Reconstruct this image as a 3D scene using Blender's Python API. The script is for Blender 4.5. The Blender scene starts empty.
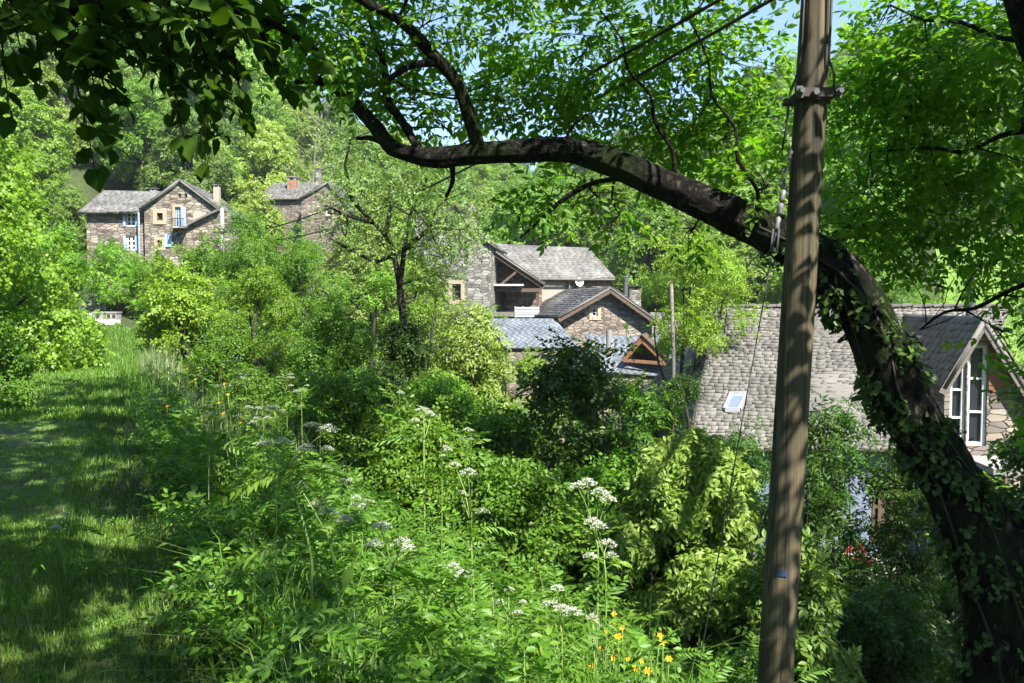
import bpy, math, random
import numpy as np
from mathutils import Vector
from mathutils.geometry import tessellate_polygon

R = math.radians
rng = np.random.default_rng(7)
random.seed(7)
S = bpy.context.scene
COL = S.collection
PI = math.pi

# ------------------------------------------------------------------ camera
F_PX, PITCH = 796.4, R(2.6)
CAM = np.array((0.0, 0.0, 1.65))
FWD = np.array((0, math.cos(PITCH), -math.sin(PITCH)))
UP = np.array((0, math.sin(PITCH), math.cos(PITCH)))
RT = np.array((1.0, 0, 0))


def ray(px, py):
    return RT * (px - 512) + UP * (341.5 - py) + FWD * F_PX


def P(px, py, Y):
    d = ray(px, py)
    return CAM + d * (Y / d[1])


def PXM(px, Y):
    return px / F_PX * Y


cam = bpy.data.cameras.new("camera")
cam.sensor_width = 36
cam.lens = 28.0
cam.clip_start = 0.05
cam.clip_end = 3000
camo = bpy.data.objects.new("camera", cam)
COL.objects.link(camo)
camo.location = CAM
camo.rotation_euler = (R(90) - PITCH, 0, 0)
S.camera = camo

# ------------------------------------------------------------------ light
SUN_EL, SUN_AZ = R(50), R(146)          # azimuth clockwise from +Y
TO_SUN = np.array((math.sin(SUN_AZ) * math.cos(SUN_EL), math.cos(SUN_AZ) * math.cos(SUN_EL), math.sin(SUN_EL)))
w = bpy.data.worlds.new("World")
S.world = w
w.use_nodes = True
nt = w.node_tree
sky = nt.nodes.new("ShaderNodeTexSky")
sky.sky_type = 'NISHITA'
sky.sun_disc = False
sky.sun_elevation = SUN_EL
sky.sun_rotation = SUN_AZ
sky.altitude = 500
sky.air_density = 1.0
sky.dust_density = 0.3
sky.ozone_density = 2.5
nt.links.new(sky.outputs[0], nt.nodes["Background"].inputs[0])
nt.nodes["Background"].inputs[1].default_value = 0.10
sl = bpy.data.lights.new("sun", 'SUN')
sl.energy = 5.0
sl.angle = R(0.55)
sl.color = (1.0, 0.96, 0.9)
so = bpy.data.objects.new("sun", sl)
COL.objects.link(so)
so.rotation_euler = Vector(TO_SUN).to_track_quat('Z', 'Y').to_euler()

S.view_settings.view_transform = 'Standard'
S.view_settings.look = 'None'
S.view_settings.exposure = 1.65
S.view_settings.gamma = 1.0
c = S.cycles
c.max_bounces = 7
c.diffuse_bounces = 3
c.glossy_bounces = 2
c.transmission_bounces = 5
c.transparent_max_bounces = 4
c.caustics_reflective = False
c.caustics_refractive = False
c.sample_clamp_indirect = 6
c.use_adaptive_sampling = True
c.adaptive_threshold = 0.015
c.use_denoising = True
try:
    c.denoiser = 'OPENIMAGEDENOISE'
    c.denoising_input_passes = 'RGB_ALBEDO_NORMAL'
    c.denoising_prefilter = 'ACCURATE'
except Exception:
    pass


# ------------------------------------------------------------------ materials
def new_mat(name):
    m = bpy.data.materials.new(name)
    m.use_nodes = True
    t = m.node_tree
    return m, t, t.nodes["Principled BSDF"]


def N(t, kind, **kw):
    n = t.nodes.new(kind)
    for k, v in kw.items():
        setattr(n, k, v)
    return n


def ramp(t, fac, stops):
    r = N(t, "ShaderNodeValToRGB")
    el = r.color_ramp.elements
    while len(el) > 1:
        el.remove(el[-1])
    el[0].position, el[0].color = stops[0][0], (*stops[0][1], 1)
    for p, cc in stops[1:]:
        e = el.new(p)
        e.color = (*cc, 1)
    t.links.new(fac, r.inputs[0])
    return r


def leaf_mat(name, cols, trans=0.45, tcol=(1.25, 1.3, 0.55), rough=0.45, spec=0.35, objvar=0.25):
    m, t, b = new_mat(name)
    g = N(t, "ShaderNodeNewGeometry")
    n = len(cols)
    r = ramp(t, g.outputs["Random Per Island"], [(i / max(1, n - 1), cc) for i, cc in enumerate(cols)])
    oi = N(t, "ShaderNodeObjectInfo")
    hs = N(t, "ShaderNodeHueSaturation")
    t.links.new(r.outputs[0], hs.inputs["Color"])
    mr = N(t, "ShaderNodeMapRange")
    mr.inputs[3].default_value = 1 - objvar
    mr.inputs[4].default_value = 1 + objvar
    t.links.new(oi.outputs["Random"], mr.inputs[0])
    t.links.new(mr.outputs[0], hs.inputs["Value"])
    mh = N(t, "ShaderNodeMapRange")
    mh.inputs[3].default_value = 0.485
    mh.inputs[4].default_value = 0.512
    ml = N(t, "ShaderNodeMath", operation='FRACT')
    mm = N(t, "ShaderNodeMath", operation='MULTIPLY')
    mm.inputs[1].default_value = 7.31
    t.links.new(oi.outputs["Random"], mm.inputs[0])
    t.links.new(mm.outputs[0], ml.inputs[0])
    t.links.new(ml.outputs[0], mh.inputs[0])
    t.links.new(mh.outputs[0], hs.inputs["Hue"])
    t.links.new(hs.outputs[0], b.inputs["Base Color"])
    b.inputs["Roughness"].default_value = rough
    b.inputs["Specular IOR Level"].default_value = spec
    mu = N(t, "ShaderNodeMix", data_type='RGBA', blend_type='MULTIPLY')
    mu.inputs[0].default_value = 1
    t.links.new(hs.outputs[0], mu.inputs[6])
    mu.inputs[7].default_value = (*tcol, 1)
    tr = N(t, "ShaderNodeBsdfTranslucent")
    t.links.new(mu.outputs[2], tr.inputs[0])
    mx = N(t, "ShaderNodeMixShader")
    mx.inputs[0].default_value = trans
    t.links.new(b.outputs[0], mx.inputs[1])
    t.links.new(tr.outputs[0], mx.inputs[2])
    t.links.new(mx.outputs[0], t.nodes["Material Output"].inputs[0])
    return m


def noise_mat(name, cols, scale=4, rough=0.8, bump=0.3, coord="Object", stretch=(1, 1, 1), spec=0.3, metal=0, dist=0.02, detail=5):
    m, t, b = new_mat(name)
    tc = N(t, "ShaderNodeTexCoord")
    mp = N(t, "ShaderNodeMapping")
    mp.inputs["Scale"].default_value = stretch
    t.links.new(tc.outputs[coord], mp.inputs[0])
    no = N(t, "ShaderNodeTexNoise")
    no.inputs["Scale"].default_value = scale
    no.inputs["Detail"].default_value = detail
    no.inputs["Roughness"].default_value = 0.65
    t.links.new(mp.outputs[0], no.inputs[0])
    n = len(cols)
    r = ramp(t, no.outputs[0], [(0.3 + 0.4 * i / max(1, n - 1), cc) for i, cc in enumerate(cols)])
    t.links.new(r.outputs[0], b.inputs["Base Color"])
    b.inputs["Roughness"].default_value = rough
    b.inputs["Specular IOR Level"].default_value = spec
    b.inputs["Metallic"].default_value = metal
    if bump:
        bp = N(t, "ShaderNodeBump")
        bp.inputs["Strength"].default_value = bump
        bp.inputs["Distance"].default_value = dist
        t.links.new(no.outputs[0], bp.inputs["Height"])
        t.links.new(bp.outputs[0], b.inputs["Normal"])
    return m


def stone_mat(name, cols, mortar, sx=3.3, sz=8.5):
    m, t, b = new_mat(name)
    tc = N(t, "ShaderNodeTexCoord")
    mp = N(t, "ShaderNodeMapping")
    mp.inputs["Scale"].default_value = (sx, sz, 1)
    t.links.new(tc.outputs["UV"], mp.inputs[0])
    no = N(t, "ShaderNodeTexNoise")
    no.inputs["Scale"].default_value = 1.3
    t.links.new(mp.outputs[0], no.inputs[0])
    md = N(t, "ShaderNodeMix", data_type='RGBA')
    md.inputs[0].default_value = 0.24
    t.links.new(mp.outputs[0], md.inputs[6])
    t.links.new(no.outputs[1], md.inputs[7])
    v1 = N(t, "ShaderNodeTexVoronoi", voronoi_dimensions='2D')
    v2 = N(t, "ShaderNodeTexVoronoi", voronoi_dimensions='2D', feature='DISTANCE_TO_EDGE')
    for v in (v1, v2):
        v.inputs["Scale"].default_value = 1
        v.inputs["Randomness"].default_value = 0.8
        t.links.new(md.outputs[2], v.inputs[0])
    sp = N(t, "ShaderNodeSeparateColor")
    t.links.new(v1.outputs["Color"], sp.inputs[0])
    n = len(cols)
    r = ramp(t, sp.outputs[0], [(i / (n - 1), cc) for i, cc in enumerate(cols)])
    er = ramp(t, v2.outputs["Distance"], [(0.0, (0, 0, 0)), (0.1, (1, 1, 1))])
    big = N(t, "ShaderNodeTexNoise")
    big.inputs["Scale"].default_value = 0.35
    big.inputs["Detail"].default_value = 6
    t.links.new(mp.outputs[0], big.inputs[0])
    br = ramp(t, big.outputs[0], [(0.3, (0.62, 0.6, 0.58)), (0.7, (1.15, 1.12, 1.08))])
    mu = N(t, "ShaderNodeMix", data_type='RGBA', blend_type='MULTIPLY')
    mu.inputs[0].default_value = 1
    t.links.new(r.outputs[0], mu.inputs[6])
    t.links.new(br.outputs[0], mu.inputs[7])
    mx = N(t, "ShaderNodeMix", data_type='RGBA')
    t.links.new(er.outputs[0], mx.inputs[0])
    mx.inputs[6].default_value = (*mortar, 1)
    t.links.new(mu.outputs[2], mx.inputs[7])
    t.links.new(mx.outputs[2], b.inputs["Base Color"])
    b.inputs["Roughness"].default_value = 0.9
    bp = N(t, "ShaderNodeBump")
    bp.inputs["Strength"].default_value = 0.9
    bp.inputs["Distance"].default_value = 0.05
    t.links.new(er.outputs[0], bp.inputs["Height"])
    t.links.new(bp.outputs[0], b.inputs["Normal"])
    return m


def tile_mat(name, cols, rough=0.7, moss=True):
    m, t, b = new_mat(name)
    g = N(t, "ShaderNodeNewGeometry")
    n = len(cols)
    r = ramp(t, g.outputs["Random Per Island"], [(i / (n - 1), cc) for i, cc in enumerate(cols)])
    tc = N(t, "ShaderNodeTexCoord")
    no = N(t, "ShaderNodeTexNoise")
    no.inputs["Scale"].default_value = 1.2
    no.inputs["Detail"].default_value = 8
    t.links.new(tc.outputs["Object"], no.inputs[0])
    br = ramp(t, no.outputs[0], [(0.3, (0.6, 0.6, 0.58)), (0.7, (1.2, 1.2, 1.15))])
    mu = N(t, "ShaderNodeMix", data_type='RGBA', blend_type='MULTIPLY')
    mu.inputs[0].default_value = 1
    t.links.new(r.outputs[0], mu.inputs[6])
    t.links.new(br.outputs[0], mu.inputs[7])
    n2 = N(t, "ShaderNodeTexNoise")
    n2.inputs["Scale"].default_value = 0.8
    n2.inputs["Detail"].default_value = 9
    n2.inputs["Roughness"].default_value = 0.75
    t.links.new(tc.outputs["Object"], n2.inputs[0])
    ms = ramp(t, n2.outputs[0], [(0.54, (0, 0, 0)), (0.66, (0.7, 0.7, 0.7))])
    mx = N(t, "ShaderNodeMix", data_type='RGBA')
    t.links.new(ms.outputs[0], mx.inputs[0])
    t.links.new(mu.outputs[2], mx.inputs[6])
    mx.inputs[7].default_value = (0.085, 0.08, 0.05, 1)
    t.links.new(mx.outputs[2] if moss else mu.outputs[2], b.inputs["Base Color"])
    b.inputs["Roughness"].default_value = rough
    return m


def plain(name, col, rough=0.6, metal=0.0, spec=0.4):
    d = tuple(x * 0.82 for x in col)
    return noise_mat(name, [d, col, tuple(min(1, x * 1.1) for x in col)], 9, rough, 0.08, spec=spec, metal=metal, dist=0.005)


M = {}
M['walnut'] = leaf_mat('walnut_leaf', [(0.07, 0.17, 0.012), (0.11, 0.225, 0.016), (0.17, 0.285, 0.022), (0.08, 0.18, 0.014), (0.21, 0.3, 0.03)], 0.6, (1.4, 1.5, 0.45))
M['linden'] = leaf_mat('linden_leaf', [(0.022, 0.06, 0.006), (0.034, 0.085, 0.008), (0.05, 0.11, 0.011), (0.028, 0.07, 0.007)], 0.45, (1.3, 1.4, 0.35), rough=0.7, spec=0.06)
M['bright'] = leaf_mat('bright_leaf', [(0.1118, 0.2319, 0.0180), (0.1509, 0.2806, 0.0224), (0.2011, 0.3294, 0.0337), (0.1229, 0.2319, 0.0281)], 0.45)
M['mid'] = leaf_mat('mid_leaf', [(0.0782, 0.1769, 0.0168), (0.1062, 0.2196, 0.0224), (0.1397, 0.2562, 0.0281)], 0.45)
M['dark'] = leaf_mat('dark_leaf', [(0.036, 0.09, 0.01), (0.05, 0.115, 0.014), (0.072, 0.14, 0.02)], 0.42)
M['pale'] = leaf_mat('pale_leaf', [(0.1290, 0.2215, 0.0575), (0.1634, 0.2626, 0.0690), (0.2064, 0.2987, 0.0978)], 0.42)
M['elder'] = leaf_mat('elder_leaf', [(0.15, 0.25, 0.022), (0.2, 0.29, 0.035), (0.25, 0.33, 0.06), (0.36, 0.4, 0.17)], 0.42)
M['ivy'] = leaf_mat('ivy_leaf', [(0.02, 0.055, 0.01), (0.036, 0.085, 0.013), (0.065, 0.13, 0.024), (0.09, 0.16, 0.035)], 0.25, rough=0.5, spec=0.22)
M['weed'] = leaf_mat('weed_leaf', [(0.0748, 0.1751, 0.0139), (0.1069, 0.2218, 0.0194), (0.1496, 0.2626, 0.0280), (0.0909, 0.1810, 0.0280)], 0.45)
M['grass'] = leaf_mat('grass_blade', [(0.07, 0.175, 0.014), (0.1, 0.215, 0.02), (0.13, 0.25, 0.03), (0.18, 0.25, 0.06)], 0.4, objvar=0.0)
M['hay'] = leaf_mat('seeding_grass', [(0.12, 0.21, 0.045), (0.2, 0.27, 0.09), (0.3, 0.34, 0.17), (0.38, 0.39, 0.25)], 0.4, objvar=0.0)
M['forest0'] = leaf_mat('forest_leaf_a', [(0.1186, 0.2246, 0.0288), (0.1583, 0.2808, 0.0369), (0.2044, 0.3299, 0.0485)], 0.45)
M['forest1'] = leaf_mat('forest_leaf_b', [(0.0952, 0.1815, 0.0320), (0.1232, 0.2145, 0.0380), (0.1568, 0.2475, 0.0480)], 0.42)
M['forest2'] = leaf_mat('forest_leaf_c', [(0.1846, 0.2808, 0.0576), (0.2307, 0.3369, 0.0692), (0.2769, 0.3861, 0.0808)], 0.45)
M['fresh'] = leaf_mat('fresh_leaf', [(0.1, 0.2, 0.025), (0.135, 0.24, 0.035), (0.17, 0.27, 0.05), (0.2, 0.285, 0.075)], 0.43)
M['verge'] = leaf_mat('verge_blade', [(0.05, 0.125, 0.012), (0.075, 0.155, 0.016), (0.1, 0.18, 0.022), (0.12, 0.18, 0.04)], 0.4, objvar=0.0)
M['stem'] = noise_mat('green_stem', [(0.12, 0.2, 0.04), (0.2, 0.29, 0.07)], 20, 0.6, 0)
M['umbel'] = leaf_mat('white_floret', [(0.36, 0.4, 0.27), (0.52, 0.53, 0.42), (0.62, 0.61, 0.55)], 0.3, (1, 1, 0.95), objvar=0.06)
M['petal'] = leaf_mat('yellow_petal', [(0.5, 0.34, 0.012), (0.58, 0.42, 0.015), (0.55, 0.28, 0.01)], 0.3, (1.1, 1, 0.6), objvar=0.05)
M['bark'] = noise_mat('walnut_bark', [(0.008, 0.007, 0.005), (0.022, 0.019, 0.013), (0.06, 0.052, 0.04)], 11, 0.95, 1.0, stretch=(1, 1, 0.5), dist=0.09)
M['bark_pale'] = noise_mat('pale_bark', [(0.06, 0.05, 0.04), (0.16, 0.14, 0.11), (0.28, 0.25, 0.2)], 8, 0.9, 0.6)
M['bark_dark'] = noise_mat('dark_bark', [(0.02, 0.016, 0.012), (0.05, 0.042, 0.03)], 8, 0.9, 0.6)


def bark_mat():
    m, t, b = new_mat('walnut_bark')
    tc = N(t, "ShaderNodeTexCoord")
    mp = N(t, "ShaderNodeMapping")
    mp.inputs["Scale"].default_value = (1, 1, 0.55)
    mp.inputs["Rotation"].default_value = (0, R(-35), 0)
    t.links.new(tc.outputs["Object"], mp.inputs[0])
    no = N(t, "ShaderNodeTexNoise")
    no.inputs["Scale"].default_value = 14
    no.inputs["Detail"].default_value = 8
    no.inputs["Roughness"].default_value = 0.7
    t.links.new(mp.outputs[0], no.inputs[0])
    vo = N(t, "ShaderNodeTexVoronoi", feature='DISTANCE_TO_EDGE')
    vo.inputs["Scale"].default_value = 17
    md = N(t, "ShaderNodeMix", data_type='RGBA')
    md.inputs[0].default_value = 0.12
    t.links.new(mp.outputs[0], md.inputs[6])
    t.links.new(no.outputs[1], md.inputs[7])
    t.links.new(md.outputs[2], vo.inputs[0])
    er = ramp(t, vo.outputs["Distance"], [(0.0, (0.15, 0.15, 0.15)), (0.25, (1, 1, 1))])
    r = ramp(t, no.outputs[0], [(0.3, (0.007, 0.006, 0.005)), (0.5, (0.02, 0.017, 0.013)), (0.68, (0.085, 0.075, 0.06))])
    mu = N(t, "ShaderNodeMix", data_type='RGBA', blend_type='MULTIPLY')
    mu.inputs[0].default_value = 0.8
    t.links.new(r.outputs[0], mu.inputs[6])
    t.links.new(er.outputs[0], mu.inputs[7])
    n2 = N(t, "ShaderNodeTexNoise")
    n2.inputs["Scale"].default_value = 2.3
    n2.inputs["Detail"].default_value = 7
    t.links.new(tc.outputs["Object"], n2.inputs[0])
    mr = ramp(t, n2.outputs[0], [(0.5, (0, 0, 0)), (0.62, (1, 1, 1))])
    mx = N(t, "ShaderNodeMix", data_type='RGBA')
    t.links.new(mr.outputs[0], mx.inputs[0])
    t.links.new(mu.outputs[2], mx.inputs[6])
    mx.inputs[7].default_value = (0.02, 0.03, 0.008, 1)
    t.links.new(mx.outputs[2], b.inputs["Base Color"])
    b.inputs["Roughness"].default_value = 0.95
    b.inputs["Specular IOR Level"].default_value = 0.15
    ad = N(t, "ShaderNodeMath", operation='ADD')
    t.links.new(no.outputs[0], ad.inputs[0])
    t.links.new(er.outputs[0], ad.inputs[1])
    bp = N(t, "ShaderNodeBump")
    bp.inputs["Strength"].default_value = 1.0
    bp.inputs["Distance"].default_value = 0.04
    t.links.new(ad.outputs[0], bp.inputs["Height"])
    t.links.new(bp.outputs[0], b.inputs["Normal"])
    return m


M['bark'] = bark_mat()


def pole_mat():
    m, t, b = new_mat('weathered_pole_wood')
    tc = N(t, "ShaderNodeTexCoord")
    mp = N(t, "ShaderNodeMapping")
    mp.inputs["Scale"].default_value = (30, 30, 0.55)
    t.links.new(tc.outputs["Object"], mp.inputs[0])
    no = N(t, "ShaderNodeTexNoise")
    no.inputs["Scale"].default_value = 1.0
    no.inputs["Detail"].default_value = 6
    t.links.new(mp.outputs[0], no.inputs[0])
    n2 = N(t, "ShaderNodeTexNoise")
    n2.inputs["Scale"].default_value = 1.6
    n2.inputs["Detail"].default_value = 4
    t.links.new(tc.outputs["Object"], n2.inputs[0])
    r = ramp(t, no.outputs[0], [(0.32, (0.014, 0.011, 0.007)), (0.42, (0.06, 0.046, 0.025)), (0.6, (0.112, 0.086, 0.045)), (0.75, (0.165, 0.13, 0.07))])
    r2 = ramp(t, n2.outputs[0], [(0.35, (0.6, 0.62, 0.5)), (0.65, (1.05, 1.03, 1.0))])
    mu = N(t, "ShaderNodeMix", data_type='RGBA', blend_type='MULTIPLY')
    mu.inputs[0].default_value = 1
    t.links.new(r.outputs[0], mu.inputs[6])
    t.links.new(r2.outputs[0], mu.inputs[7])
    t.links.new(mu.outputs[2], b.inputs["Base Color"])
    mp3 = N(t, "ShaderNodeMapping")
    mp3.inputs["Scale"].default_value = (13, 13, 0.22)
    t.links.new(tc.outputs["Object"], mp3.inputs[0])
    n3 = N(t, "ShaderNodeTexNoise")
    n3.inputs["Scale"].default_value = 1.0
    n3.inputs["Detail"].default_value = 3
    t.links.new(mp3.outputs[0], n3.inputs[0])
    cr = ramp(t, n3.outputs[0], [(0.478, (1, 1, 1)), (0.494, (0.12, 0.1, 0.08)), (0.502, (0.12, 0.1, 0.08)), (0.515, (1, 1, 1))])
    mp4 = N(t, "ShaderNodeMapping")
    mp4.inputs["Scale"].default_value = (6, 6, 2.2)
    t.links.new(tc.outputs["Object"], mp4.inputs[0])
    vk = N(t, "ShaderNodeTexVoronoi")
    vk.inputs["Scale"].default_value = 1.0
    t.links.new(mp4.outputs[0], vk.inputs[0])
    kr = ramp(t, vk.outputs["Distance"], [(0.06, (0.25, 0.2, 0.15)), (0.13, (1, 1, 1))])
    mk = N(t, "ShaderNodeMix", data_type='RGBA', blend_type='MULTIPLY')
    mk.inputs[0].default_value = 0.85
    t.links.new(mu.outputs[2], mk.inputs[6])
    t.links.new(cr.outputs[0], mk.inputs[7])
    mk2 = N(t, "ShaderNodeMix", data_type='RGBA', blend_type='MULTIPLY')
    mk2.inputs[0].default_value = 0.8
    t.links.new(mk.outputs[2], mk2.inputs[6])
    t.links.new(kr.outputs[0], mk2.inputs[7])
    t.links.new(mk2.outputs[2], b.inputs["Base Color"])
    b.inputs["Roughness"].default_value = 0.85
    bp = N(t, "ShaderNodeBump")
    bp.inputs["Strength"].default_value = 0.6
    bp.inputs["Distance"].default_value = 0.01
    t.links.new(no.outputs[0], bp.inputs["Height"])
    t.links.new(bp.outputs[0], b.inputs["Normal"])
    return m


M['pole'] = pole_mat()
M['stone'] = stone_mat('brown_schist', [(0.1032, 0.0800, 0.0616), (0.2064, 0.1673, 0.1296), (0.3096, 0.2619, 0.2025), (0.1677, 0.1455, 0.1296), (0.3999, 0.3565, 0.2916)], (0.1032, 0.0892, 0.0734))
M['stone_grey'] = stone_mat('grey_schist', [(0.1032, 0.0960, 0.0891), (0.1935, 0.1862, 0.1620), (0.2709, 0.2619, 0.2268), (0.3483, 0.3419, 0.3078)], (0.1204, 0.1145, 0.0972))
M['plaster'] = plain('lime_plaster', (0.33, 0.285, 0.22), 0.9)
M['whitewash'] = plain('whitewashed_wall', (0.42, 0.42, 0.41), 0.9)
M['shaded_wall'] = plain('shade_tinted_plaster', (0.15, 0.18, 0.23), 0.9)  # pale wall coloured dark and bluish to put the trees' shade into it
M['lintel'] = plain('pale_stone_surround', (0.36, 0.29, 0.2), 0.85)
M['slate_tan'] = tile_mat('stone_roof_slate', [(0.095, 0.087, 0.077), (0.13, 0.12, 0.106), (0.155, 0.144, 0.129), (0.11, 0.097, 0.084), (0.18, 0.167, 0.15)])
M['slate_grey'] = tile_mat('grey_roof_slate', [(0.115, 0.11, 0.102), (0.145, 0.138, 0.128), (0.175, 0.167, 0.155)])
M['slate_blue'] = tile_mat('blue_roof_slate', [(0.10, 0.115, 0.135), (0.115, 0.132, 0.152), (0.13, 0.147, 0.168)], 0.5, False)
M['wood'] = noise_mat('brown_timber', [(0.05, 0.033, 0.022), (0.095, 0.065, 0.043), (0.15, 0.105, 0.07)], 5, 0.7, 0.3, stretch=(1, 1, 6))
M['wood_orange'] = noise_mat('orange_timber', [(0.13, 0.06, 0.03), (0.2, 0.098, 0.05), (0.26, 0.135, 0.07)], 5, 0.7, 0.3, stretch=(1, 1, 6))
M['wood_grey'] = noise_mat('silvered_timber', [(0.09, 0.08, 0.068), (0.15, 0.132, 0.11), (0.21, 0.187, 0.155)], 6, 0.8, 0.3, stretch=(1, 1, 5))
M['white'] = plain('white_paint', (0.74, 0.74, 0.72), 0.55)
M['blue'] = plain('pale_blue_paint', (0.3, 0.43, 0.68), 0.55)
M['bluemark'] = plain('blue_paint_mark', (0.02, 0.035, 0.1), 0.8)
M['red'] = plain('red_plastic', (0.28, 0.025, 0.02), 0.5)
M['metal'] = plain('galvanised_metal', (0.1, 0.1, 0.1), 0.7, 0.4)
M['zinc'] = plain('zinc_sheet', (0.36, 0.37, 0.39), 0.45, 0.3)
M['iron'] = plain('rusty_iron', (0.05, 0.04, 0.035), 0.7, 0.4)
M['cable'] = plain('black_cable', (0.018, 0.018, 0.018), 0.6)
M['ceramic'] = plain('pale_insulator', (0.14, 0.14, 0.135), 0.5)
M['concrete'] = plain('pale_concrete', (0.24, 0.23, 0.21), 0.9)
M['brick'] = stone_mat('red_brick', [(0.3, 0.13, 0.08), (0.4, 0.2, 0.12), (0.34, 0.2, 0.14)], (0.3, 0.26, 0.22), 4.5, 12)
M['glass'], _t, _b = new_mat('window_glass')
_b.inputs["Base Color"].default_value = (0.02, 0.025, 0.03, 1)
_b.inputs["Roughness"].default_value = 0.08
_b.inputs["Specular IOR Level"].default_value = 0.6
M['flag'] = stone_mat('flagstone_paving', [(0.3, 0.26, 0.22), (0.42, 0.37, 0.31), (0.36, 0.33, 0.29)], (0.18, 0.16, 0.13), 1.6, 1.6)
M['ground'] = noise_mat('woodland_ground', [(0.03, 0.028, 0.014), (0.04, 0.055, 0.016), (0.055, 0.09, 0.02)], 1.1, 0.95, 0.5, dist=0.1, detail=10)
M['turf'] = noise_mat('path_turf', [(0.11, 0.085, 0.05), (0.07, 0.1, 0.025), (0.085, 0.15, 0.025), (0.1, 0.17, 0.03)], 1.6, 0.95, 0.5, dist=0.04, detail=10)
M['meadow'] = noise_mat('meadow_turf', [(0.09, 0.16, 0.025), (0.12, 0.21, 0.03), (0.16, 0.25, 0.045)], 1.2, 0.95, 0.5, dist=0.06, detail=10)
M['gravel'] = noise_mat('pale_gravel', [(0.25, 0.21, 0.16), (0.38, 0.32, 0.25), (0.45, 0.4, 0.33)], 7, 0.95, 0.4)


# ------------------------------------------------------------------ object helpers
def tag(o, label=None, cat=None, group=None, kind=None):
    if label:
        o['label'] = label
    if cat:
        o['category'] = cat
    if group:
        o['group'] = group
    if kind:
        o['kind'] = kind
    return o


def empty(name, loc, label=None, cat=None, group=None):
    o = bpy.data.objects.new(name, None)
    o.empty_display_size = 0.2
    COL.objects.link(o)
    o.location = loc
    return tag(o, label, cat, group)


def world_loc(o):
    v = np.array(o.location)
    while o.parent:
        o = o.parent
        v = v + np.array(o.location)
    return v


def np_mesh(name, V, T, mat, parent=None, loc=None, smooth=False):
    """V (n,3) world coordinates, T (m,k) faces of equal size -> one mesh object"""
    base = world_loc(parent) if parent else np.array(loc if loc is not None else (0, 0, 0), float)
    V = (np.asarray(V, float) - base).astype(np.float32)
    T = np.asarray(T, np.int32)
    k = T.shape[1]
    me = bpy.data.meshes.new(name)
    me.vertices.add(len(V))
    me.vertices.foreach_set('co', V.ravel())
    me.loops.add(T.size)
    me.loops.foreach_set('vertex_index', T.ravel())
    me.polygons.add(len(T))
    me.polygons.foreach_set('loop_start', np.arange(0, T.size, k, dtype=np.int32))
    if smooth:
        me.polygons.foreach_set('use_smooth', np.ones(len(T), bool))
    me.update(calc_edges=True)
    me.materials.append(mat)
    o = bpy.data.objects.new(name, me)
    COL.objects.link(o)
    if parent:
        o.parent = parent
    else:
        o.location = base
    return o


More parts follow.
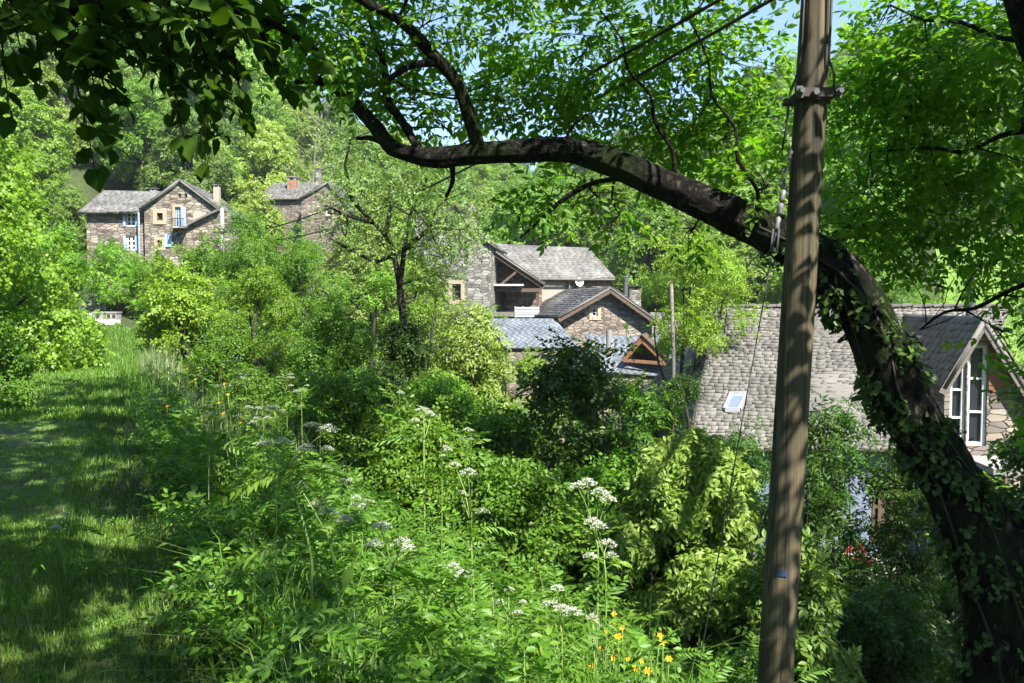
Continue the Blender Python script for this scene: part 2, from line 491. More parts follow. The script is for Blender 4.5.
class MB:
    def __init__(s):
        s.v, s.f, s.uv = [], [], []

    def face(s, pts, uv=None):
        i = len(s.v)
        s.v += [tuple(p) for p in pts]
        s.f.append(list(range(i, i + len(pts))))
        s.uv.append(uv or [(0, 0)] * len(pts))

    def quad(s, a, b, cc, d):
        a, b, cc, d = map(np.array, (a, b, cc, d))
        w_, h_ = np.linalg.norm(b - a), np.linalg.norm(d - a)
        o = (a[0] + a[1]) * 0.7
        s.face([a, b, cc, d], [(o, a[2]), (o + w_, a[2]), (o + w_, a[2] + h_), (o, a[2] + h_)])

    def box(s, O, ax, ay, az):
        """corner O and three edge vectors"""
        O, ax, ay, az = map(lambda q: np.array(q, float), (O, ax, ay, az))
        p = lambda i, j, k: O + i * ax + j * ay + k * az
        s.quad(p(0, 0, 0), p(1, 0, 0), p(1, 0, 1), p(0, 0, 1))
        s.quad(p(1, 0, 0), p(1, 1, 0), p(1, 1, 1), p(1, 0, 1))
        s.quad(p(1, 1, 0), p(0, 1, 0), p(0, 1, 1), p(1, 1, 1))
        s.quad(p(0, 1, 0), p(0, 0, 0), p(0, 0, 1), p(0, 1, 1))
        s.quad(p(0, 0, 1), p(1, 0, 1), p(1, 1, 1), p(0, 1, 1))
        s.quad(p(0, 1, 0), p(1, 1, 0), p(1, 0, 0), p(0, 0, 0))

    def bar(s, a, b, w_, h_=None):
        a, b = np.array(a, float), np.array(b, float)
        h_ = h_ or w_
        d = (b - a)
        u = np.cross(d, (0, 0, 1.0))
        if np.linalg.norm(u) < 1e-4:
            u = np.array((1.0, 0, 0))
        u /= np.linalg.norm(u)
        n = np.cross(u, d)
        n /= np.linalg.norm(n)
        s.box(a - u * w_ / 2 - n * h_ / 2, d, u * w_, n * h_)

    def tube(s, pts, rad, n=7, cap=True, wob=0.0, ridge=0.0):
        pts = [np.array(p, float) for p in pts]
        i0 = len(s.v)
        ref = np.array((0.31, 0.95, 0.1))
        L = len(pts)
        for i, p in enumerate(pts):
            d = pts[min(i + 1, L - 1)] - pts[max(i - 1, 0)]
            d = d / (np.linalg.norm(d) + 1e-9)
            u = np.cross(d, ref)
            if np.linalg.norm(u) < 0.15:
                u = np.cross(d, (1, 0, 0))
            u /= np.linalg.norm(u)
            v = np.cross(d, u)
            r = rad[i] if hasattr(rad, '__len__') else rad
            for k in range(n):
                a = 2 * PI * k / n
                rr = r * (1 + (wob * (random.random() - 0.5) if wob else 0))
                if ridge:
                    rr *= 1 + ridge * (0.8 * math.sin(5 * a + 1.5 * math.sin(i * .23)) + 0.6 * math.sin(11 * a + 2 * math.sin(i * .17 + 1)) + 0.9 * math.sin(i * .55 + 2 * math.sin(a)) * math.sin(2 * a + i * .21) + 0.5 * math.sin(17 * a - i * .4))
                s.v.append(tuple(p + (u * math.cos(a) + v * math.sin(a)) * rr))
        for i in range(L - 1):
            for k in range(n):
                k2 = (k + 1) % n
                s.f.append([i0 + i * n + k, i0 + i * n + k2, i0 + (i + 1) * n + k2, i0 + (i + 1) * n + k])
                s.uv.append([(0, 0)] * 4)
        if cap:
            s.f.append([i0 + k for k in range(n)][::-1])
            s.uv.append([(0, 0)] * n)
            s.f.append([i0 + (L - 1) * n + k for k in range(n)])
            s.uv.append([(0, 0)] * n)

    def build(s, name, mat, parent=None, loc=None, smooth=False):
        base = world_loc(parent) if parent else np.array(loc if loc is not None else (0, 0, 0), float)
        me = bpy.data.meshes.new(name)
        me.from_pydata([tuple(np.array(v) - base) for v in s.v], [], s.f)
        uvl = me.uv_layers.new(name='UVMap')
        k = 0
        for q in s.uv:
            for t_ in q:
                uvl.data[k].uv = t_
                k += 1
        if smooth:
            for p in me.polygons:
                p.use_smooth = True
        me.materials.append(mat)
        o = bpy.data.objects.new(name, me)
        COL.objects.link(o)
        if parent:
            o.parent = parent
        else:
            o.location = base
        return o


def copy_tree(o, parent=None):
    cc = o.copy()
    COL.objects.link(cc)
    if parent:
        cc.parent = parent
    for ch in [x for x in bpy.data.objects if x.parent == o]:
        copy_tree(ch, cc)
    return cc


# ------------------------------------------------------------------ terrain
def sstep(a, b, x):
    t = np.clip((x - a) / (b - a), 0, 1)
    return t * t * (3 - 2 * t)


def E(x, y):
    """metres to the right of the right-hand edge of the grass path"""
    return (x + 0.03 + 0.505 * y) / 1.12


def lump(x, y):
    return 0.06 * np.sin(x * 1.7 + 1.3 * np.sin(y * 0.9)) + 0.05 * np.sin(y * 2.1 + x * 0.6) + 0.03 * np.sin(x * 4.3 - y * 3.1)


SKY_PX = np.array([-600, -200, -100, 0, 120, 250, 320, 430, 520, 600, 700, 830, 900, 1024, 1200, 1700])
SKY_PY = np.array([-150, -150, -130, -110, -80, -20, 105, 152, 160, 150, 118, 50, 32, 20, -40, -80])


def gz(x, y):
    x, y = np.asarray(x, float), np.asarray(y, float)
    r = np.hypot(x, y)
    k = np.where(r > 52, 52 / np.maximum(r, 1e-6), 1)
    bx, by = x * k, y * k
    e = E(bx, by)
    z = np.interp(by, [-40, 10, 25, 38, 50, 60], [0, 0, 0.2, 0.7, 2.2, 3.0])
    dr = np.interp(e, [0.3, 1.0, 2.0, 4.0, 7.0, 12.0, 20.0], [0, 0.2, 0.65, 1.7, 3.0, 4.6, 5.7])
    z = z - dr + 0.3 * np.clip(e - 24, 0, 60) * sstep(-10, 15, by)
    z = z + 0.32 * np.clip(-3.2 - e, 0, 16)
    z = z + lump(bx, by) * sstep(0.2, 1.5, np.abs(e + 1.5) - 1.2) + 0.25 * lump(bx, by)
    px = 512 + F_PX * x / np.maximum(y, 0.05)
    px = np.where(y <= 0.05, np.where(x > 0, 1700, -600), px)
    py = np.interp(np.clip(px, -600, 1700), SKY_PX, SKY_PY)
    el = (305 - py) / F_PX
    top = 1.65 + 170 * el * np.where(y > 0, np.maximum(y, 1) / np.maximum(r, 1), 0.6) - 8
    t = np.clip((r - 50) / 120, 0, 1)
    z = z + (top - z) * (0.15 * t * t + 0.85 * t)
    z = z + np.where(r > 170, 0.03 * np.minimum(r - 170, 60), 0)
    z = z + sstep(55, 75, r) * 1.5 * np.sin(x * 0.09) * np.sin(y * 0.11 + 0.4)
    return z


def G(x, y):
    return float(gz(x, y))


def on_ground(px, Y):
    x = (px - 512) / F_PX * Y
    return np.array((x, Y, G(x, Y)))


ang = np.concatenate([np.linspace(-48, 48, 260), np.linspace(48, 312, 90)[1:-1]])
rad_ = np.concatenate([[0.05, 0.5], np.geomspace(1.0, 600, 190)])
A_, R_ = np.meshgrid(np.radians(ang), rad_)
X_, Y_ = R_ * np.sin(A_), R_ * np.cos(A_)
Z_ = gz(X_, Y_)
na, nr = len(ang), len(rad_)
V = np.stack([X_, Y_, Z_], -1).reshape(-1, 3)
ii, jj = np.meshgrid(np.arange(nr - 1), np.arange(na), indexing='ij')
j2 = (jj + 1) % na
T = np.stack([ii * na + jj, (ii + 1) * na + jj, (ii + 1) * na + j2, ii * na + j2], -1).reshape(-1, 4)
g_o = np_mesh('ground', V, T, M['ground'], smooth=True)
tag(g_o, kind='structure')


def sheet(name, pts_fn, nu, nv, mat, off):
    u, v = np.meshgrid(np.linspace(0, 1, nu), np.linspace(0, 1, nv))
    x, y = pts_fn(u, v)
    z = gz(x, y) + off
    VV = np.stack([x, y, z], -1).reshape(-1, 3)
    a, b = np.meshgrid(np.arange(nv - 1), np.arange(nu - 1), indexing='ij')
    TT = np.stack([a * nu + b, a * nu + b + 1, (a + 1) * nu + b + 1, (a + 1) * nu + b], -1).reshape(-1, 4)
    return tag(np_mesh(name, VV, TT, mat, smooth=True), kind='structure')


def path_pts(u, v):
    y = -2 + 40.5 * v ** 1.5
    e = -3.1 + 3.1 * u + 0.12 * np.sin(y * 1.3 + u * 3)
    return e * 1.12 - 0.03 - 0.505 * y, y


sheet('path', path_pts, 34, 260, M['turf'], 0.014)


def court_pts(u, v):
    y = 37.5 + 4.5 * v
    e = -2.9 + 3.4 * u
    return e * 1.12 - 0.03 - 0.505 * y, y


sheet('gravel_forecourt', court_pts, 12, 12, M['gravel'], 0.06)
sheet('meadow', lambda u, v: ((26 + 30 * u) * (0.72 + 0.4 * v), 33 + 22 * v), 60, 60, M['meadow'], 0.08)


# ------------------------------------------------------------------ leaf templates
def leaf_geo(l, w_, shape):
    if shape == 's':
        V = [(0, 0, 0), (0.45, 0.5, 0.07), (0.45, -0.5, 0.07), (1, 0, -0.1)]
        T = [(0, 2, 3), (0, 3, 1)]
    elif shape == 'h':      # heart
        V = [(0, 0, 0), (0.5, 0, -0.03), (1, 0, -0.16), (-0.1, -0.3, 0.02), (0.2, -0.55, 0.06), (0.55, -0.46, 0.03), (0.82, -0.18, -0.07),
             (-0.1, 0.3, 0.02), (0.2, 0.55, 0.06), (0.55, 0.46, 0.03), (0.82, 0.18, -0.07)]
        T = [(0, 3, 4), (0, 4, 1), (4, 5, 1), (5, 6, 1), (6, 2, 1), (0, 8, 7), (0, 1, 8), (8, 1, 9), (9, 1, 10), (10, 1, 2)]
    else:                   # oval
        V = [(0, 0, 0), (0.5, 0, 0.0), (1, 0, -0.12), (0.2, -0.36, 0.06), (0.5, -0.5, 0.06), (0.8, -0.27, 0.0),
             (0.2, 0.36, 0.06), (0.5, 0.5, 0.06), (0.8, 0.27, 0.0)]
        T = [(0, 3, 1), (3, 4, 1), (4, 5, 1), (5, 2, 1), (0, 1, 6), (6, 1, 7), (7, 1, 8), (8, 1, 2)]
    V = np.array(V, float) * (l, w_, l)
    return V, np.array(T)


def place(V, pos, yaw, pitch, roll):
    cy, sy, cp, sp, cr, sr = math.cos(yaw), math.sin(yaw), math.cos(pitch), math.sin(pitch), math.cos(roll), math.sin(roll)
    Rx = np.array([[1, 0, 0], [0, cr, -sr], [0, sr, cr]])
    Ry = np.array([[cp, 0, -sp], [0, 1, 0], [sp, 0, cp]])
    Rz = np.array([[cy, -sy, 0], [sy, cy, 0], [0, 0, 1]])
    return V @ (Rz @ Ry @ Rx).T + pos


def join(parts):
    Vs, Ts, k = [], [], 0
    for V, T in parts:
        Vs.append(V)
        Ts.append(T + k)
        k += len(V)
    return np.concatenate(Vs), np.concatenate(Ts)


def twig(L, r, droop):
    p = []
    for i in range(4):
        x = L * i / 3
        z = -droop * L * (i / 3) ** 2
        p += [(x, r * (1 - i / 4), z), (x, -r * (1 - i / 4), z)]
    T = []
    for i in range(3):
        T += [(2 * i, 2 * i + 1, 2 * i + 3), (2 * i, 2 * i + 3, 2 * i + 2)]
    return np.array(p), np.array(T)


def alt_spray(n, L, l, w_, shape='s', droop=0.3, tw=0.0):
    out = []
    for i in range(n):
        x = L * (i + 0.6) / n
        z = -droop * L * (x / L) ** 2
        V, T = leaf_geo(l * random.uniform(0.75, 1.15), w_ * random.uniform(0.8, 1.1), shape)
        sgn = 1 if i % 2 else -1
        yaw = sgn * R(random.uniform(35, 75)) if i < n - 1 else R(random.uniform(-15, 15))
        out.append((place(V, (x, 0, z), yaw, R(random.uniform(-45, 15)), R(random.uniform(-30, 30))), T))
    if tw:
        out.append(twig(L, tw, droop))
    return join(out)


def pinnate(pairs, L, l, w_, shape='s', droop=0.4, tw=0.0):
    out = []
    for i in range(pairs):
        x = L * (0.25 + 0.7 * i / max(1, pairs - 1))
        z = -droop * L * (x / L) ** 2
        for sgn in (1, -1):
            k = 0.75 + 0.3 * math.sin(PI * (i + 1) / (pairs + 1))
            V, T = leaf_geo(l * k * random.uniform(0.9, 1.1), w_ * k, shape)
            out.append((place(V, (x, 0, z), sgn * R(random.uniform(52, 72)), R(random.uniform(-40, 0)), R(random.uniform(-20, 20))), T))
    V, T = leaf_geo(l * 1.05, w_ * 1.05, shape)
    out.append((place(V, (L * 0.98, 0, -droop * L), 0, R(-30), 0), T))
    if tw:
        out.append(twig(L, tw, droop))
    return join(out)


def temps(fn, n=5):
    return [fn() for _ in range(n)]


TP = {
    'walnut': temps(lambda: pinnate(3, 0.24, 0.098, 0.043, 'o', 0.35, 0.002)),
    'walnut_off': temps(lambda: pinnate(3, 0.32, 0.17, 0.085, 's', 0.35)),
    'linden': temps(lambda: alt_spray(5, 0.26, 0.12, 0.105, 'h', 0.4, 0.003)),
    'linden_off': temps(lambda: alt_spray(7, 0.5, 0.2, 0.17, 's', 0.3)),
    'small': temps(lambda: alt_spray(9, 0.24, 0.062, 0.036, 's', 0.25)),
    'hazel': temps(lambda: alt_spray(7, 0.3, 0.095, 0.075, 'o', 0.3)),
    'broad': temps(lambda: alt_spray(7, 0.32, 0.11, 0.075, 's', 0.3)),
    'lance': temps(lambda: pinnate(3, 0.22, 0.105, 0.04, 's', 0.3)),
    'lance_near': temps(lambda: pinnate(3, 0.15, 0.075, 0.034, 'o', 0.3, 0.0018), 8),
    'ash': temps(lambda: pinnate(4, 0.3, 0.1, 0.036, 's', 0.3)),
    'fern': temps(lambda: pinnate(9, 0.34, 0.075, 0.02, 's', 0.5, 0.002)),
    'forest': temps(lambda: alt_spray(9, 0.7, 0.24, 0.16, 's', 0.25)),
    'pear': temps(lambda: alt_spray(7, 0.2, 0.055, 0.036, 's', 0.1, 0.003)),
    'ivy': temps(lambda: alt_spray(3, 0.12, 0.075, 0.075, 'h', 0.3)),
    'cover': temps(lambda: alt_spray(7, 0.2, 0.075, 0.045, 's', 0.3)),
    'cover_near': temps(lambda: alt_spray(9, 0.19, 0.052, 0.028, 'o', 0.35, 0.002), 9),
}


def frames(d, roll, up=(0, 0, 1)):
    x = d / (np.linalg.norm(d, axis=1, keepdims=True) + 1e-9)
    y = np.cross(np.broadcast_to(np.asarray(up, float), x.shape), x)
    ny = np.linalg.norm(y, axis=1, keepdims=True)
    y = np.where(ny < 0.05, np.array([[0, 1.0, 0]]), y / np.maximum(ny, 1e-6))
    z = np.cross(x, y)
    cr, sr = np.cos(roll)[:, None], np.sin(roll)[:, None]
    y2 = y * cr + z * sr
    z2 = np.cross(x, y2)
    return np.stack([x, y2, z2], -1)


def scatter(tp, pos, d, scale, rollamp=0.6, up=(0, 0, 1)):
    n = len(pos)
    Rm = frames(d, rng.uniform(-rollamp, rollamp, n), up)
    which = rng.integers(0, len(tp), n)
    Vs, Ts, k = [], [], 0
    for i, (V, T) in enumerate(tp):
        s = np.where(which == i)[0]
        if not len(s):
            continue
        VV = pos[s][:, None, :] + scale[s][:, None, None] * np.einsum('nij,vj->nvi', Rm[s], V)
        TT = T[None] + (np.arange(len(s)) * len(V))[:, None, None] + k
        Vs.append(VV.reshape(-1, 3))
        Ts.append(TT.reshape(-1, 3))
        k += len(s) * len(V)
    return np.concatenate(Vs), np.concatenate(Ts)


def outward(out, kup=0.55, jit=0.4):
    """leaf sprays whose blades face outwards and up, as leaves on the sunny shell of a crown do"""
    o = out / (np.linalg.norm(out, axis=1, keepdims=True) + 1e-9)
    nrm = o + np.array((0, 0, kup)) + rng.normal(scale=jit, size=o.shape)
    nrm /= np.linalg.norm(nrm, axis=1, keepdims=True)
    x = rng.normal(size=o.shape) + o * 0.5 + np.array((0, 0, -0.25))
    x -= nrm * (x * nrm).sum(1, keepdims=True)
    return x, nrm


def sph(n):
    v = rng.normal(size=(n, 3))
    return v / np.linalg.norm(v, axis=1, keepdims=True)


def crown_pts(blobs, n, inner=0.5, cut=0.55):
    """blobs (k,6): centre and radii -> spray positions and outward directions near the blobs' surfaces"""
    b = np.array(blobs, float)
    wgt = b[:, 3] * b[:, 4] + b[:, 4] * b[:, 5] + b[:, 3] * b[:, 5]
    k = rng.choice(len(b), n, p=wgt / wgt.sum())
    d = sph(n)
    rr = inner + (1 - inner) * rng.random(n) ** 0.6
    pos = b[k, :3] + d * b[k, 3:] * rr[:, None]
    keep = np.ones(n, bool)
    for i in range(len(b)):
        q = (pos - b[i, :3]) / b[i, 3:]
        keep &= (k == i) | ((q * q).sum(1) > cut * cut)
    out = d + rng.normal(scale=0.45, size=d.shape)
    return pos[keep], out[keep]


def tree_blobs(H, Rw, z0, n, rs=(0.26, 0.46), flat=0.8):
    """n lobes in an egg-shaped crown from z0 to H of half-width Rw, at the origin"""
    out = []
    for i in range(n):
        t = (i + random.random()) / n
        zz = z0 + (H - z0) * (0.08 + 0.84 * t)
        prof = math.sin(PI * min(1, (0.18 + 0.8 * t) if z0 > 0.3 else (0.4 + 0.57 * t))) ** 0.6
        a = i * 2.399 + random.uniform(-0.4, 0.4)
        r = Rw * random.uniform(*rs)
        rad = max(0, Rw * prof - r * 0.7) * random.uniform(0.55, 1.0)
        out.append((rad * math.cos(a), rad * math.sin(a), zz, r, r, r * flat))
    return out


def bend(a, b, n=6, sag=0.12, up=0.0):
    a, b = np.array(a, float), np.array(b, float)
    L = np.linalg.norm(b - a)
    off = np.array([random.uniform(-1, 1), random.uniform(-1, 1), random.uniform(-0.3, 0.6)]) * sag * L
    return [a + (b - a) * t + off * math.sin(PI * t) + np.array((0, 0, up * L * math.sin(PI * t))) for t in np.linspace(0, 1, n)]


def trunk_mesh(base, blobs, r0, fork=0.45, nlimb=7):
    mb = MB()
    b = sorted(blobs, key=lambda q: -q[2])
    top = np.array(b[0][:3])
    base = np.array(base, float)
    main = bend(base - np.array((0, 0, 0.25)), top, 9, 0.05)
    mb.tube(main, [r0 * (1 - 0.85 * t) for t in np.linspace(0, 1, 9)], 7, wob=0.15)
    for q in b[1:1 + nlimb]:
        tgt = np.array(q[:3])
        t = fork * min(1, max(0.3, (tgt[2] - base[2]) / (top[2] - base[2] + 1e-6)))
        i = t * 8
        st = main[int(i)] + (main[min(8, int(i) + 1)] - main[int(i)]) * (i - int(i))
        pts = bend(st, tgt, 6, 0.12)
        mb.tube(pts, [r0 * 0.5 * (1 - 0.8 * s) for s in np.linspace(0, 1, 6)], 5)
    return mb


# ------------------------------------------------------------------ shrubs and trees by picture column, distance and top
def plant(name, cat, label, px, pytop, Y, wpx, tp, mat, nspray, nblob=9, z0f=0.0, bark='bark_dark', group=None, sc=1.0, r0=None, dx=0.0, rs=(0.18, 0.44), inner=0.55, depthf=1.0, shoots=26):
    b = on_ground(px, Y)
    H = P(px, pytop, Y)[2] - b[2]
    Rw = PXM(wpx / 2, Y)
    bl = [(q[0] + b[0], q[1] * depthf + b[1], q[2] + b[2], q[3], q[4], q[5]) for q in tree_blobs(H, Rw, H * z0f, nblob, rs)]
    root = empty(name, b, label, cat, group)
    pos, d = crown_pts(bl, nspray, inner)
    d, up = outward(d)
    if shoots:
        sp, sd_, su = [], [], []
        for _ in range(shoots):
            q = bl[random.randrange(len(bl))]
            v = sph(1)[0] * np.array((1, 1, .6)) + np.array((0, 0, .75))
            v /= np.linalg.norm(v)
            st = np.array(q[:3]) + v * np.array(q[3:]) * .85
            L = min(.9, Rw * random.uniform(.25, .6))
            m_ = max(4, int(L / (.07 * sc)))
            for k in range(m_):
                t_ = (k + .5) / m_
                sp.append(st + v * L * t_ + np.array((0, 0, -.25 * L * t_ * t_)))
                h = sph(1)[0]
                sd_.append(v * .7 + h * .8)
                su.append(np.array((0, 0, 1.0)) + sph(1)[0] * .6)
        pos = np.concatenate([pos, np.array(sp)])
        d = np.concatenate([d, np.array(sd_)])
        up = np.concatenate([up, np.array(su)])
    V, T = scatter(TP[tp], pos, d, sc * rng.uniform(0.75, 1.2, len(pos)), 0.35, up)
    np_mesh('crown', V, T, M[mat], root)
    r0 = r0 or max(0.02, 0.022 * H)
    if z0f > 0.15:
        trunk_mesh(b, bl, r0).build('trunk', M[bark], root, smooth=True)
    else:
        mb = MB()
        for q in bl:
            mb.tube(bend(b + np.array((random.uniform(-.15, .15), random.uniform(-.15, .15), -0.1)), q[:3], 6, 0.1), [r0 * (1 - 0.8 * s) for s in np.linspace(0, 1, 6)], 5)
        mb.build('stem', M[bark], root, smooth=True)
    return root


# ------------------------------------------------------------------ houses
class Face:
    """a vertical wall plane through a picture point at distance Y, turned by yaw"""
    def __init__(s, px, py, Y, yaw=0.0):
        s.O = P(px, py, Y)
        s.ux = np.array((math.cos(R(yaw)), math.sin(R(yaw)), 0))
        s.n = np.array((math.sin(R(yaw)), -math.cos(R(yaw)), 0))
        s.holes = []

    def uz(s, px, py):
        d = ray(px, py)
        t = np.dot(s.O - CAM, s.n) / np.dot(d, s.n)
        p = CAM + d * t
        return float(np.dot(p - s.O, s.ux)), float(p[2])

    def pt(s, u, z, out=0.0):
        q = s.O + s.ux * u + s.n * out
        return np.array((q[0], q[1], z))

    def rect(s, x0, y0, x1, y1):
        a, b = s.uz(x0, y0), s.uz(x1, y1)
        return min(a[0], b[0]), min(a[1], b[1]), max(a[0], b[0]), max(a[1], b[1])

    def hole(s, r):
        s.holes.append(r)
        return r

    def wall(s, mb, poly, depth=0.22, holes=True):
        loops = [[Vector((u, z, 0)) for u, z in poly]]
        hs = s.holes if holes else []
        for (u0, z0, u1, z1) in hs:
            loops.append([Vector((u0, z0, 0)), Vector((u0, z1, 0)), Vector((u1, z1, 0)), Vector((u1, z0, 0))])
        flat = [v for l in loops for v in l]
        for tri in tessellate_polygon(loops):
            q = [flat[i] for i in tri]
            mb.face([s.pt(v.x, v.y) for v in q], [(v.x + s.O[0], v.y) for v in q])
        for (u0, z0, u1, z1) in hs:
            for a, b in (((u0, z0), (u1, z0)), ((u1, z0), (u1, z1)), ((u1, z1), (u0, z1)), ((u0, z1), (u0, z0))):
                mb.quad(s.pt(*a), s.pt(*b), s.pt(*b, -depth), s.pt(*a, -depth))

    def fbox(s, mb, u0, z0, u1, z1, out0, out1):
        mb.box(s.pt(u0, z0, out1), s.ux * (u1 - u0), s.n * (out0 - out1), (0, 0, z1 - z0))


def window(f, r, parent, fm='white', nx=2, nz=2, fw=0.06, name='window', surround=None, sill=True):
    u0, z0, u1, z1 = r
    mb = MB()
    o0, o1 = -0.15, -0.08
    f.fbox(mb, u0, z0, u0 + fw, z1, o0, o1)
    f.fbox(mb, u1 - fw, z0, u1, z1, o0, o1)
    f.fbox(mb, u0 + fw, z0, u1 - fw, z0 + fw, o0, o1)
    f.fbox(mb, u0 + fw, z1 - fw, u1 - fw, z1, o0, o1)
    for i in range(1, nx):
        u = u0 + (u1 - u0) * i / nx
        f.fbox(mb, u - fw * .6, z0 + fw, u + fw * .6, z1 - fw, o0, o1)
    for i in range(1, nz):
        z = z0 + (z1 - z0) * i / nz
        f.fbox(mb, u0 + fw, z - fw * .3, u1 - fw, z + fw * .3, o0, o1 - 0.01)
    w_ = mb.build(name, M[fm], parent)
    g = MB()
    g.quad(f.pt(u0, z0, -0.17), f.pt(u1, z0, -0.17), f.pt(u1, z1, -0.17), f.pt(u0, z1, -0.17))
    g.build('pane', M['glass'], w_)
    if surround:
        m2 = MB()
        t = surround
        f.fbox(m2, u0 - t, z0 - t, u0, z1 + t, -0.05, 0.035)
        f.fbox(m2, u1, z0 - t, u1 + t, z1 + t, -0.05, 0.035)
        f.fbox(m2, u0, z1, u1, z1 + t, -0.05, 0.035)
        f.fbox(m2, u0, z0 - t, u1, z0, -0.05, 0.06)
        m2.build('surround', M['lintel'], w_)
    return w_


def slate_roof(name, quads, mat, parent, tw=0.34, rh=0.24, th=0.035, slab=0.1, jit=1.0):
    """quads: (eave left, eave right, ridge right, ridge left)"""
    Vs, Ts = [], []
    for (A, B, Cc, D) in quads:
        A, B, Cc, D = (np.array(q, float) for q in (A, B, Cc, D))
        n = np.cross(B - A, D - A) + np.cross(B - A, Cc - B)
        n /= np.linalg.norm(n)
        if n[2] < 0:
            n = -n
        i = len(Vs)
        for q in (A, B, Cc, D):
            Vs.append(q)
        for q in (A, B, Cc, D):
            Vs.append(q - n * slab)
        for a, b, c_, d in ((0, 1, 2, 3), (7, 6, 5, 4), (0, 4, 5, 1), (1, 5, 6, 2), (2, 6, 7, 3), (3, 7, 4, 0)):
            Ts += [(i + a, i + b, i + c_), (i + a, i + c_, i + d)]
        Ls = (np.linalg.norm(D - A) + np.linalg.norm(Cc - B)) / 2
        rows = max(2, int(Ls / rh))
        W0 = np.linalg.norm(B - A)
        ph = random.uniform(0, 6)

        def sagf(u, s_):
            return n * (-.006 * W0 * math.sin(PI * min(1, max(0, u))) + .018 * math.sin(u * W0 * 1.1 + ph + 2 * s_) + .014 * math.sin(s_ * Ls * 1.7 + ph * 2)) * (jit > .5)
        for r in range(rows):
            s0, s1 = r / rows, min(1, (r + 1.25) / rows)
            l0, r0, l1, r1 = A + (D - A) * s0, B + (Cc - B) * s0, A + (D - A) * s1, B + (Cc - B) * s1
            W = np.linalg.norm(r0 - l0)
            if W < 0.1:
                continue
            t = -random.random() * tw / W
            sd = (l1 - l0) / (np.linalg.norm(l1 - l0) + 1e-9)
            while t < 1:
                w_ = tw * random.uniform(1 - .35 * jit, 1 + .35 * jit) / W
                a, b = max(0, t), min(1, t + w_ - 0.012 / W)
                t += w_
                if b - a < 0.02 / W:
                    continue
                h = th * random.uniform(0.7, 1.5 if jit > .5 else 1.1)
                dn = sd * random.uniform(-0.05, 0.03) * jit
                i = len(Vs)
                bl, br = l0 + (r0 - l0) * a + dn, l0 + (r0 - l0) * b + dn * random.uniform(.5, 1)
                tl, tr = l1 + (r1 - l1) * a, l1 + (r1 - l1) * b
                g0, g1, g2, g3 = sagf(a, s0), sagf(b, s0), sagf(b, s1), sagf(a, s1)
                lift = n * (.03 if jit > .5 else 0)
                bl, br, tr, tl = bl + g0 + lift, br + g1 + lift, tr + g2 + lift, tl + g3 + lift
                Vs += [bl + n * 0.004, br + n * 0.004, br + n * h, bl + n * h * random.uniform(0.8, 1.2), tr + n * 0.006, tl + n * 0.006]
                Ts += [(i + 3, i + 2, i + 4), (i + 3, i + 4, i + 5), (i, i + 1, i + 2), (i, i + 2, i + 3), (i, i + 3, i + 5), (i + 1, i + 4, i + 2)]
    return np_mesh(name, np.array(Vs), np.array(Ts), mat, parent)


def gable_house(f, apex, eL, eR, zb, D, root, wmat, rmat, ov=0.3, so=0.4, tw=0.34, rh=0.24, wall_name='wall', jit=1.0):
    """gable end on face f; apex, eL, eR = (u,z); the ridge runs back D metres"""
    mb = MB()
    poly = [(eL[0], zb), (eR[0], zb), eR, apex, eL]
    f.wall(mb, poly)
    p = lambda q, o: f.pt(q[0], q[1], o)
    lb, rb = (eL[0], zb), (eR[0], zb)
    mb.quad(p(lb, -D), p(lb, 0), p(eL, 0), p(eL, -D))
    mb.quad(p(rb, 0), p(rb, -D), p(eR, -D), p(eR, 0))
    bk = [p(rb, -D), p(lb, -D), p(eL, -D), p(apex, -D), p(eR, -D)]
    mb.face(bk, [(u * 1.0, q[1]) for u, q in zip((0, 3, 3, 1.5, 0), (rb, lb, eL, apex, eR))])
    mb.build(wall_name, M[wmat], root)
    up = 0.10
    ap = (apex[0], apex[1] + up)

    def ext(e):
        du, dz = e[0] - apex[0], e[1] - apex[1]
        k = 1 + so / math.hypot(du, dz)
        return apex[0] + du * k, apex[1] + up + dz * k
    l, r = ext(eL), ext(eR)
    slate_roof('roof', [(p(l, -D - ov), p(l, ov), p(ap, ov), p(ap, -D - ov)), (p(r, ov), p(r, -D - ov), p(ap, -D - ov), p(ap, ov))], M[rmat], root, tw, rh, jit=jit)
    return l, r, ap


def chimney(root, px0, py0, px1, py1, Y, mat, cap='stone_grey', name='chimney', drop=1.2):
    a, b = P(px0, py1, Y), P(px1, py0, Y)
    w_ = b[0] - a[0]
    mb = MB()
    mb.box((a[0], Y, a[2] - drop), (w_, 0, 0), (0, w_ * .8, 0), (0, 0, b[2] - a[2] + drop))
    ch = mb.build(name, M[mat], root)
    m2 = MB()
    for i in (0.0, 0.72):
        m2.box((a[0] + w_ * i, Y, b[2]), (w_ * .28, 0, 0), (0, w_ * .8, 0), (0, 0, w_ * .3))
    m2.box((a[0] - w_ * .12, Y - w_ * .1, b[2] + w_ * .3), (w_ * 1.24, 0, 0), (0, w_, 0), (0, 0, w_ * .13))
    m2.build('chimney_cap', M[cap], ch)
    return ch


def flue(root, px, py0, py1, wpx, Y, mat='metal', name='flue', cap=True):
    a, b = P(px, py1, Y), P(px, py0, Y)
    r = PXM(wpx / 2, Y)
    mb = MB()
    mb.tube([(a[0], Y, a[2] - 0.6), (a[0], Y, b[2])], r, 12)
    if cap:
        mb.tube([(a[0], Y, b[2] - r * 1.2), (a[0], Y, b[2] - r * .2)], [r * 1.2, r * 1.2], 12)
        mb.tube([(a[0], Y, b[2] + r * .4), (a[0], Y, b[2] + r * .9)], [r * 1.35, r * .3], 12)
    return mb.build(name, M[mat], root, smooth=False)


